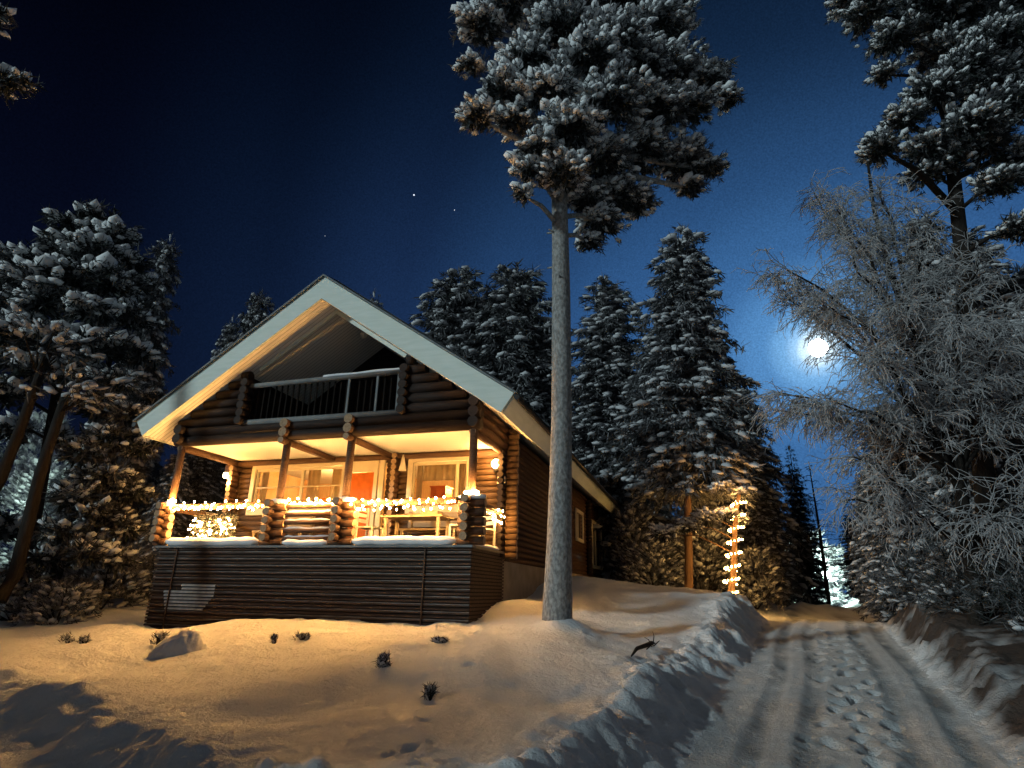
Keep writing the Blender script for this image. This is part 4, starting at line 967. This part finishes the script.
blob_tree('pine_tree', pb3, pt3, .17, .07, LB, 'bark_dark', 'broad domed snowy pine at the left edge', clump=.33, snow=.62, frost=.16, blades=15, dens=.8, fat=1.15)
pb4 = at(50, 588, 15); pb4[2] = H(pb4[0], pb4[1]); pt4 = at(118, 330, 15.5)
YM = 14.6
LB2 = [bl(115, 385, 0, 22), bl(95, 410, -.2, 24), bl(130, 415, .2, 20), bl(110, 440, 0, 26), bl(85, 455, -.2, 22), bl(140, 450, .3, 16), bl(105, 480, 0, 28), bl(75, 500, -.2, 24), bl(130, 495, .4, 20), bl(100, 520, 0, 28), bl(60, 535, -.2, 22), bl(128, 530, .4, 20), bl(85, 555, -.2, 24), bl(45, 560, -.3, 18), bl(20, 570, -.2, 18), bl(115, 560, .3, 20), bl(150, 400, .6, 18), bl(155, 440, .8, 16)]
blob_tree('pine_tree', pb4, pt4, .15, .06, LB2, 'bark_dark', 'snowy tree with hanging boughs between the domed pine and the cabin', clump=.26, snow=.42, frost=.26, blades=14, dens=.8)
spruce('B', 171, 232, 18.5, 'narrow dark spruce close to the left roof tip', wide=.62)
spruce('C', 150, 380, 20, 'shaggy spruce behind the left porch corner', wide=.9)
G2 = 'snowy young spruces seen behind the left side of the porch'
spruce('C', 205, 425, 20.0, 'snowy young spruce seen between the left porch post and the porch wall', G2, wide=1.1)
spruce('C', 232, 440, 22.0, 'young spruce just behind the left end of the porch wall', G2, wide=1.0)
spruce('C', 180, 450, 17.5, 'small spruce tight against the left porch post', G2, wide=.8)
# leaning bare trunks at the left
for pts, lab in (([(0, 480), (22, 425), (48, 352)], 'bare dark trunk leaning right at the left edge, nearest the border'), ([(15, 575), (40, 475), (66, 395)], 'bare dark trunk leaning right in front of the left floodlight')):
    P_ = [at(*pts[0], 13.2) + np.array([-.4, 0, -1.2]) if pts[0][1] < 500 else at(*pts[0], 13.2) + np.array([-.2, 0, -.5])] + [at(x, y, 13.4) for x, y in pts]
    if pts[0][1] < 500: P_.insert(0, P_[0] + np.array([-.5, 0, -1.5]))
    b_ = P_[0].copy(); r = empty('leaning_tree', tuple(b_), 0, lab, 'tree')
    mb = MB(); n = len(P_); mb.tube([p - b_ for p in P_], [.16 - .09 * i / n for i in range(n)], 8, wob=.1); tm = mb
    C = Crown(); top = P_[-1] - b_; N = 60
    p = top + RNG.normal(0, .5, (N, 3)) * np.array([1, .7, .5]) + np.array([0.2, 0, .2]); C.clumps(p, p - top + .1, RNG.uniform(.18, .32, N), .5, 9, 1.1, .2); C.build('crown', r)
    for k in range(6): mb.tube([top * .9, top + (p[k * 9] - top) * .9], [.03, .01], 5)
    tm.build('trunk', M['bark_dark'], r)
# bough reaching in at the top left
YM = 9.0
pb5 = at(-160, 560, 9.5); pb5[2] = H(pb5[0], pb5[1])
blob_tree('pine_tree', pb5, at(-90, -60, 9.5), .2, .08, [bl(8, 85, 0, 18), bl(25, 82, 0, 10), bl(-20, 75, 0, 26), bl(-60, 70, 0, 40), bl(0, 15, 0, 10), bl(-30, 10, .2, 30), bl(-80, 0, 0, 50), bl(-120, 60, .2, 50), bl(-60, 130, .3, 24)], 'bark_dark', 'pine bough with snow reaching in at the top left corner', clump=.22, snow=.6, frost=.15, blades=11, dens=.6)
# snowy shrubs ------------------------------------------------
def shrub(px, py, Y, w, h, lab, n=160, clump=.16, snow=.7, frost=.5, name='snowy_bush', group=None, mats=None):
    p = at(px, py, Y); z = H(p[0], p[1]); r = empty(name, (p[0], p[1], z), 0, lab, 'bush', group)
    a = RNG.uniform(0, 6.28, n); rr_ = np.sqrt(RNG.random(n)); zz = RNG.random(n) ** .8
    k = np.sqrt(np.clip(1 - (zz - .25) ** 2, .1, 1))
    P_ = np.stack([np.cos(a) * rr_ * w * k, np.sin(a) * rr_ * w * k, zz * h], 1); D_ = P_ * np.array([1, 1, .3]) + np.array([0, 0, .25])
    C = Crown(); C.clumps(P_, D_, RNG.uniform(.6, 1.3, n) * clump, snow, 8, 1.2, frost, .1); C.build('crown', r, mats)
    mb = MB()
    for i in range(7):
        q_ = P_[RNG.integers(n)]; mb.tube([(0, 0, -.05), q_ * .5 + np.array([0, 0, .05]), q_], [.03, .02, .008], 5)
    mb.build('stems', M['bark_dark'], r); return r
shrub(636, 590, 24, .9, 3.4, 'snowy bush at the far end of the cabin side wall', 420, .24)
shrub(655, 592, 22, 1.1, 1.8, 'frosted low bush between the cabin and the lit pine trunk', 420, .2)
shrub(705, 594, 22.5, 1.2, 2.6, 'frosted bush between the lit pine trunk and the light wrapped pine', 420, .22, snow=.5)
shrub(755, 600, 21.5, 1.0, 1.9, 'frosted bush right of the light wrapped pine', 340, .2, snow=.4)
shrub(20, 590, 15, 1.0, 1.1, 'low snowy bush at the left edge', 260, .2)
shrub(66, 585, 14.5, .8, .8, 'low snowy bush under the domed pine', 200, .2)
shrub(105, 583, 16, 1.1, 1.5, 'dark low bush between the left trees', 260, .2, snow=.4)
shrub(935, 588, 13.5, 1.0, 1.2, 'frosted low bush on top of the right snow bank', 340, .17, snow=.3, frost=.4)
shrub(985, 605, 11.5, 1.0, 1.0, 'dark low bush on the right snow bank under the birch', 300, .17, snow=.15, frost=.3)
shrub(900, 596, 17, .8, 1.3, 'low bush at the far end of the right snow bank', 240, .18, snow=.3)
shrub(1040, 625, 9.8, .9, .9, 'dark low bush on the snow bank at the right edge', 260, .16, snow=.1, frost=.25)
# little things poking out of the snow
for px, py, Y, w, h, lab in [(70, 633, 11.5, .13, .16, 'dark tuft poking from the snow left of the cabin, the larger of a pair'), (84, 640, 11.0, .10, .11, 'small tuft beside the larger one left of the cabin'),
                             (383, 672, 7.4, .075, .17, 'small dark plant stub in the snow in front of the cabin'), (430, 693, 6.5, .075, .13, 'small snowy plant stub nearer the viewer than the dark one'),
                             (302, 642, 9.9, .13, .09, 'low dark clod in the snow below the middle rail'), (274, 641, 9.9, .04, .13, 'thin dark stub beside the low clod'),
                             (160, 637, 10.8, .14, .24, 'little grey bush left of the snow mound'), (440, 646, 9.0, .12, .06, 'flat dark tuft in the snow below the right of the porch')]:
    shrub(px, py, Y, w * .85, h * .75, lab, 34, .06, .6, .2, 'plant_tuft')
# twig stuck in the snow bank
p = at(632, 672, 8.2); r = empty('fallen_branch', (p[0], p[1], H(p[0], p[1]) + .02), 0, 'dark bare branch lying in the snow left of the drive', 'branch')
q_ = at(655, 648, 9.8); mb = MB(); e_ = np.array([q_[0] - p[0], q_[1] - p[1], H(q_[0], q_[1]) - H(p[0], p[1])])
mb.tube([(0, 0, 0), e_ * .3 + np.array([-.03, 0, .05]), e_ * .6 + np.array([.03, 0, .06]), e_ * .85 + np.array([0, 0, .06]), e_ + np.array([0, 0, .03])], [.010, .026, .028, .024, .010], 6, wob=.4); mb.build('stem', M['bark_dark'], r)
mb = MB()
for a_, b_ in (((.9), (.02, .05, .20)), ((.85), (-.08, .1, .12)), ((.95), (.1, .05, .07)), ((.6), (.12, .1, .06))): s_ = e_ * a_; mb.tube([s_, s_ + np.array(b_) * .6 + np.array([.02, 0, .02]), s_ + np.array(b_)], [.009, .007, .004], 5)
mb.build('twigs', M['bark_dark'], r)
# snow mound by the skirting
p = at(190, 640, 10.2); z = H(p[0], p[1])
v_, f_ = ico(1, 4); v_ = np.array(v_); v_ = v_ * np.array([.24, .22, .30]) * (1 + .30 * fbm(v_[:, 0] * 9 + 5, v_[:, 1] * 9 + v_[:, 2] * 7)[:, None])
low = np.clip(.3 - v_[:, 2], 0, .6); v_[:, 0] -= np.where(v_[:, 0] < .05, low * .75 * np.clip((.05 - v_[:, 0]) / .24, 0, 1.5), 0)
mb = MB(); mb.add(v_, f_, 0, True); o_ = mb.build('snow_mound', M['snow']); o_.location = (p[0], p[1], z + .02); tag(o_, 'rounded snow covered stump in front of the painted light patch on the slats', 'snow mound')

# frosted birch ----------------------------------------------
def birch(base, lab, limbs, seed, twig=.35):
    rg = random.Random(seed); root = empty('birch_tree', tuple(base), 0, lab, 'tree')
    base = np.array(base)
    VV = []; TTi = []; tt = []; cnt = 0
    def seg(pts, r0, r1, t0):
        nonlocal cnt
        n = len(pts); pts = np.array(pts); d = np.gradient(pts, axis=0); d = norm(d)
        a = norm(np.cross(d, np.array([.3, .2, .9]))); b = np.cross(d, a)
        rr_ = np.linspace(r0, r1, n)[:, None]
        ring = np.stack([pts + a * rr_, pts - a * rr_ * .5 + b * rr_ * .87, pts - a * rr_ * .5 - b * rr_ * .87], 1).reshape(-1, 3)
        VV.append(ring); i = np.arange(n - 1)[:, None] * 3 + np.arange(3)[None]; j = np.arange(n - 1)[:, None] * 3 + (np.arange(3)[None] + 1) % 3
        T = np.concatenate([np.stack([i, j, j + 3], -1).reshape(-1, 3), np.stack([i, j + 3, i + 3], -1).reshape(-1, 3)])
        TTi.append(T + cnt); tt.append(np.clip(np.full(n * 3, t0) + RNG.normal(0, .12, n * 3), 0, 1)); cnt += n * 3
    def curve(p, d, L, n, droop, jit=.18):
        pts = [p]; d = d / np.linalg.norm(d)
        for k in range(n):
            d = d + np.array([rg.gauss(0, jit), rg.gauss(0, jit), rg.gauss(0, jit) - droop]); d = d / np.linalg.norm(d)
            pts.append(pts[-1] + d * L / n)
        return pts
    tb = MB(); Ht = max(l[2] for l in limbs) + .6
    tp = [np.array([.25 * math.sin(i * .7), .1 * i / 8, Ht * i / 8]) for i in range(9)]
    tb.tube([(0, 0, -.5)] + [tuple(x) for x in tp], [.13] + [.12 * (1 - i / 9) + .012 for i in range(9)], 8, wob=.1); tb.build('trunk', M['bark_dark'], root)
    lb = MB()
    for (dx, dy, dz, hz) in limbs:
        st = np.array(tp[min(8, int(hz / Ht * 8))]); en = np.array([dx, dy, dz]); L = np.linalg.norm(en - st)
        up = np.array([0, 0, .22 * L]); n = 9
        pts = [st * (1 - t) ** 1 + en * t + up * 4 * t * (1 - t) * .5 + np.array([rg.gauss(0, .05), rg.gauss(0, .05), rg.gauss(0, .04)]) for t in np.linspace(0, 1, n)]
        lb.tube([tuple(x) for x in pts], [.045 * (1 - i / n) + .008 for i in range(n)], 5)
        nsb = int(L * 11)
        for k in range(nsb):
            t = rg.uniform(.18, 1.0); i = min(n - 2, int(t * (n - 1))); p = pts[i] + (pts[i + 1] - pts[i]) * (t * (n - 1) - i)
            ax = norm(pts[i + 1] - pts[i]); d = ax * .8 + np.array([rg.gauss(0, .55), rg.gauss(0, .55), rg.gauss(.05, .35)])
            Ls = rg.uniform(.4, 1.0) * (1.15 - t * .5)
            sp = curve(p, d, Ls, 5, .10); seg(sp, .010, .006, .55)
            for q_ in range(7):
                j = rg.randint(1, 5); d2 = norm(sp[j] - sp[j - 1]) * .7 + np.array([rg.gauss(0, .6), rg.gauss(0, .6), rg.gauss(-.1, .4)])
                sp2 = curve(sp[j], d2, rg.uniform(.2, .5), 4, .16); seg(sp2, .0075, .0045, .8)
                for q2 in range(2):
                    d3 = norm(sp2[2 + q2] - sp2[1 + q2]) + np.array([rg.gauss(0, .6), rg.gauss(0, .6), rg.gauss(-.15, .4)])
                    seg(curve(sp2[2 + q2], d3, rg.uniform(.1, .28), 3, .2), .007, .004, .9)
    lb.build('limbs', M['bark_dark'], root)
    V_ = np.concatenate(VV); T_ = np.concatenate(TTi); t_ = np.concatenate(tt)
    soup('twigs', V_, T_, [M['frost_twig']], None, t_, root)
    return root
YB = 11.0; bb_ = at(972, 600, YB); bb_[2] = H(bb_[0], bb_[1])
def lim(px, py, dy, hz): p = at(px, py, YB + dy) - bb_; return (p[0], p[1], p[2], hz)
BL = [lim(785, 268, -.4, 3.8), lim(775, 280, .3, 3.6), lim(835, 205, 0, 4.4), lim(815, 195, .5, 4.4), lim(880, 190, -.5, 4.8), lim(790, 300, .2, 3.2), lim(780, 395, -.3, 2.6), lim(775, 412, .3, 2.5), lim(830, 300, -1, 3.4), lim(830, 400, -.8, 2.4),
      lim(850, 260, -1, 4), lim(870, 350, -1.4, 2.8), lim(930, 220, -.8, 5), lim(980, 260, -.8, 4), lim(1020, 300, -.8, 3.4), lim(1030, 390, -.8, 2.6), lim(960, 320, -1.5, 3.4), lim(900, 300, -1.3, 3.6), lim(850, 460, -.6, 1.9), lim(845, 500, -.2, 1.5), lim(1030, 480, -.9, 1.6), lim(1000, 520, -1.2, 1.4), lim(1030, 560, -1.0, 1.2), lim(870, 240, .3, 4.4), lim(1000, 350, -1.2, 3)]
birch(bb_, 'large birch covered in white frost reaching left toward the moon', BL, 4)
# thin sapling beside the floodlight
YB = 27; sb = at(829, 605, YB); sb[2] = H(sb[0], sb[1]); bb_ = sb
def sap(base, h, lab):
    r = empty('sapling', tuple(base), 0, lab, 'tree'); mb = MB(); mb.tube([(0, 0, -.2), (.05, 0, h * .5), (0, 0, h)], [.09, .06, .015], 6); mb.build('trunk', M['bark_dark'], r)
    mb = MB()
    for k in range(46):
        z = h * random.uniform(.12, .97); a = random.uniform(0, 6.28); L = (1 - z / h) * 1.1 + .25; d = np.array([math.cos(a), math.sin(a), random.uniform(-.1, .3)]) * L
        s_ = np.array([.04, 0, z]); mb.tube([s_, s_ + d * .5 + np.array([0, 0, .04]), s_ + d - np.array([0, 0, .1 * L])], [.016, .011, .006], 4)
        for j in range(3): e_ = s_ + d * random.uniform(.4, .9); mb.tube([e_, e_ + np.array([random.uniform(-.25, .25), random.uniform(-.25, .25), random.uniform(-.25, .05)])], [.008, .004], 3)
    mb.build('twigs', M['bark_dark'], r)
sap(sb, at(824, 462, YB)[2] - sb[2], 'thin bare sapling in front of the white floodlight')

# light wrapped small pine ------------------------------------
YM = 19.5; lb_ = at(727, 592, 19.5); lb_[2] = H(lb_[0], lb_[1]); lt_ = at(741, 478, 19.5)
blob_tree('pine_tree', lb_, lt_, .11, .05, [bl(722, 488, .0, 11, .4), bl(740, 493, .1, 9, .4), bl(706, 520, -.1, 17, .5), bl(690, 527, 0, 14, .5), bl(728, 515, -.3, 10, .5), bl(742, 520, .1, 7, .5), bl(665, 535, .3, 16, .6)], 'bark_red', 'small pine with a light wrapped trunk and golden lit boughs', clump=.17, snow=.95, frost=.6, blades=12, dens=1.3)
root = empty('string_lights', tuple(lb_), 0, 'string lights wound in rings up the small pine trunk', 'string lights')
pts = []; tv = lt_ - lb_
for ring in range(8):
    f = .07 + .70 * ring / 7
    for k in range(12):
        a = k * 6.283 / 12 + ring * .3; r_ = .22; c = tv * (f + .085 * k / 12 * .6)
        pts.append((c[0] + r_ * math.cos(a), c[1] + r_ * math.sin(a), c[2]))
bpy.context.view_layer.update()
bulbs(root, pts, True, .026, 'bulb_soft')
pl('string_glow', tuple(tv * .5 + np.array([0, -.6, 0])), 16, (1, .47, .12), .3, root)
pl('string_glow', tuple(tv * .80 + np.array([-.45, -.75, -.1])), 75, (1, .47, .12), .3, root)

# lights of the porch bush ------------------------------------
n = 300; a = RNG.uniform(0, 6.28, n); rr_ = np.sqrt(RNG.random(n)); zz = RNG.random(n)
P_ = np.stack([np.cos(a) * rr_ * .5, np.sin(a) * rr_ * .22, .18 + zz * .5], 1)
C = Crown(); C.clumps(P_, P_ - np.array([0, 0, .3]), RNG.uniform(.07, .13, n), .1, 8, 1.3, .15, .1); C.build('crown', bush)
root = empty('string_lights', hw(-2.45, .36, 0), -YAW, 'net of small lights over the porch bush', 'string lights', 'string lights on the cabin porch')
pts = []
for k in range(58):
    a = rb.uniform(3.3, 6.1); r_ = rb.uniform(.6, 1.06); z = rb.uniform(.16, .72)
    pts.append((math.cos(a) * .62 * r_, math.sin(a) * .25 * r_, z * .85))
pts.sort(key=lambda p: round(p[2] * 8) + p[0] * .1)
bulbs(root, pts, True, .013)

# distant floodlights seen through the trees ------------------
def floodlight(px, py, Y, lab, e, aim=(0, -1, -.2)):
    p = at(px, py, Y); gz = H(p[0], p[1]); r = empty('floodlight', (p[0], p[1], gz), 0, lab, 'floodlight'); h = max(.5, p[2] - gz)
    mb = MB(); mb.tube([(0, 0, -.2), (0, 0, h + .1)], .05, 8); mb.build('pole', M['metal_dark'], r)
    mb = MB(); mb.box(-.28, .28, -.05, .12, h - .2, h + .25); mb.build('housing', M['metal_dark'], r)
    mb = MB(); mb.box(-.25, .25, -.06, -.052, h - .17, h + .22); mb.build('lens', M['flood_glow'], r)
    pl('flood', (0, -.5, h), e, (.72, 1, .86), .2, r); return r
floodlight(826, 575, 42, 'white floodlight glowing between the slim spruce and the sapling', 3000)
floodlight(36, 500, 30, 'greenish white floodlight glowing between the leaning trunks at left', 420)
G3 = 'frosted bushes lit by the floodlights'
shrub(812, 596, 44, 1.6, 5.2, 'tall frosted bush lit white just left of the right floodlight', 420, .42, .95, .9, 'lit_bush', G3)
shrub(835, 598, 45, 1.4, 4.0, 'tall frosted bush lit white just right of the right floodlight', 360, .42, .95, .9, 'lit_bush', G3)
shrub(798, 600, 43, 1.0, 2.2, 'low frosted bush lit white left of the slim spruce foot', 240, .38, .95, .9, 'lit_bush', G3)
shrub(30, 580, 33, 2.2, 5.6, 'tall frosted bush lit pale green behind the leaning trunks', 460, .40, .9, .9, 'lit_bush', G3)
shrub(8, 560, 34, 1.8, 8.5, 'taller dim frosted bush at the left border', 420, .45, .8, .8, 'lit_bush', G3)
# dark forest all around, tree by tree
rf_ = random.Random(9); 
spots = [(-60, 300, 22), (-130, 330, 26), (-10, 420, 27), (130, 430, 28), (160, 470, 26), (110, 470, 30), (-40, 440, 30), (60, 470, 36), (760, 520, 38), (775, 540, 40), (862, 470, 34), (890, 440, 30), (920, 420, 28), (960, 380, 24), (1000, 340, 26), (1060, 300, 20), (1110, 320, 22), (655, 470, 33), (630, 420, 36), (585, 430, 34), (715, 500, 34)]
words = ['far left beyond the border', 'outermost at left', 'behind the leaning trunks', 'behind the boughs near the left roof tip', 'low behind the left porch corner', 'between the left trees', 'low at the left border', 'farthest behind the left floodlight', 'left of the slim dark spruce, the taller', 'left of the slim dark spruce, the lower', 'right of the sapling', 'behind the end of the right bank', 'behind the young frosted spruce', 'behind the birch trunk', 'behind the right pine trunk', 'right of the birch outside the border', 'farthest right outside the border', 'between the two tall spruces, low', 'right behind the narrow spruce', 'behind the cabin eave end', 'behind the light wrapped pine']
for i, ((px, py, Y), wd) in enumerate(zip(spots, words)):
    spruce('CBC'[i % 3], px, py, Y, 'dark background spruce ' + wd, 'dark spruces of the background forest', wide=rf_.uniform(.9, 1.3))
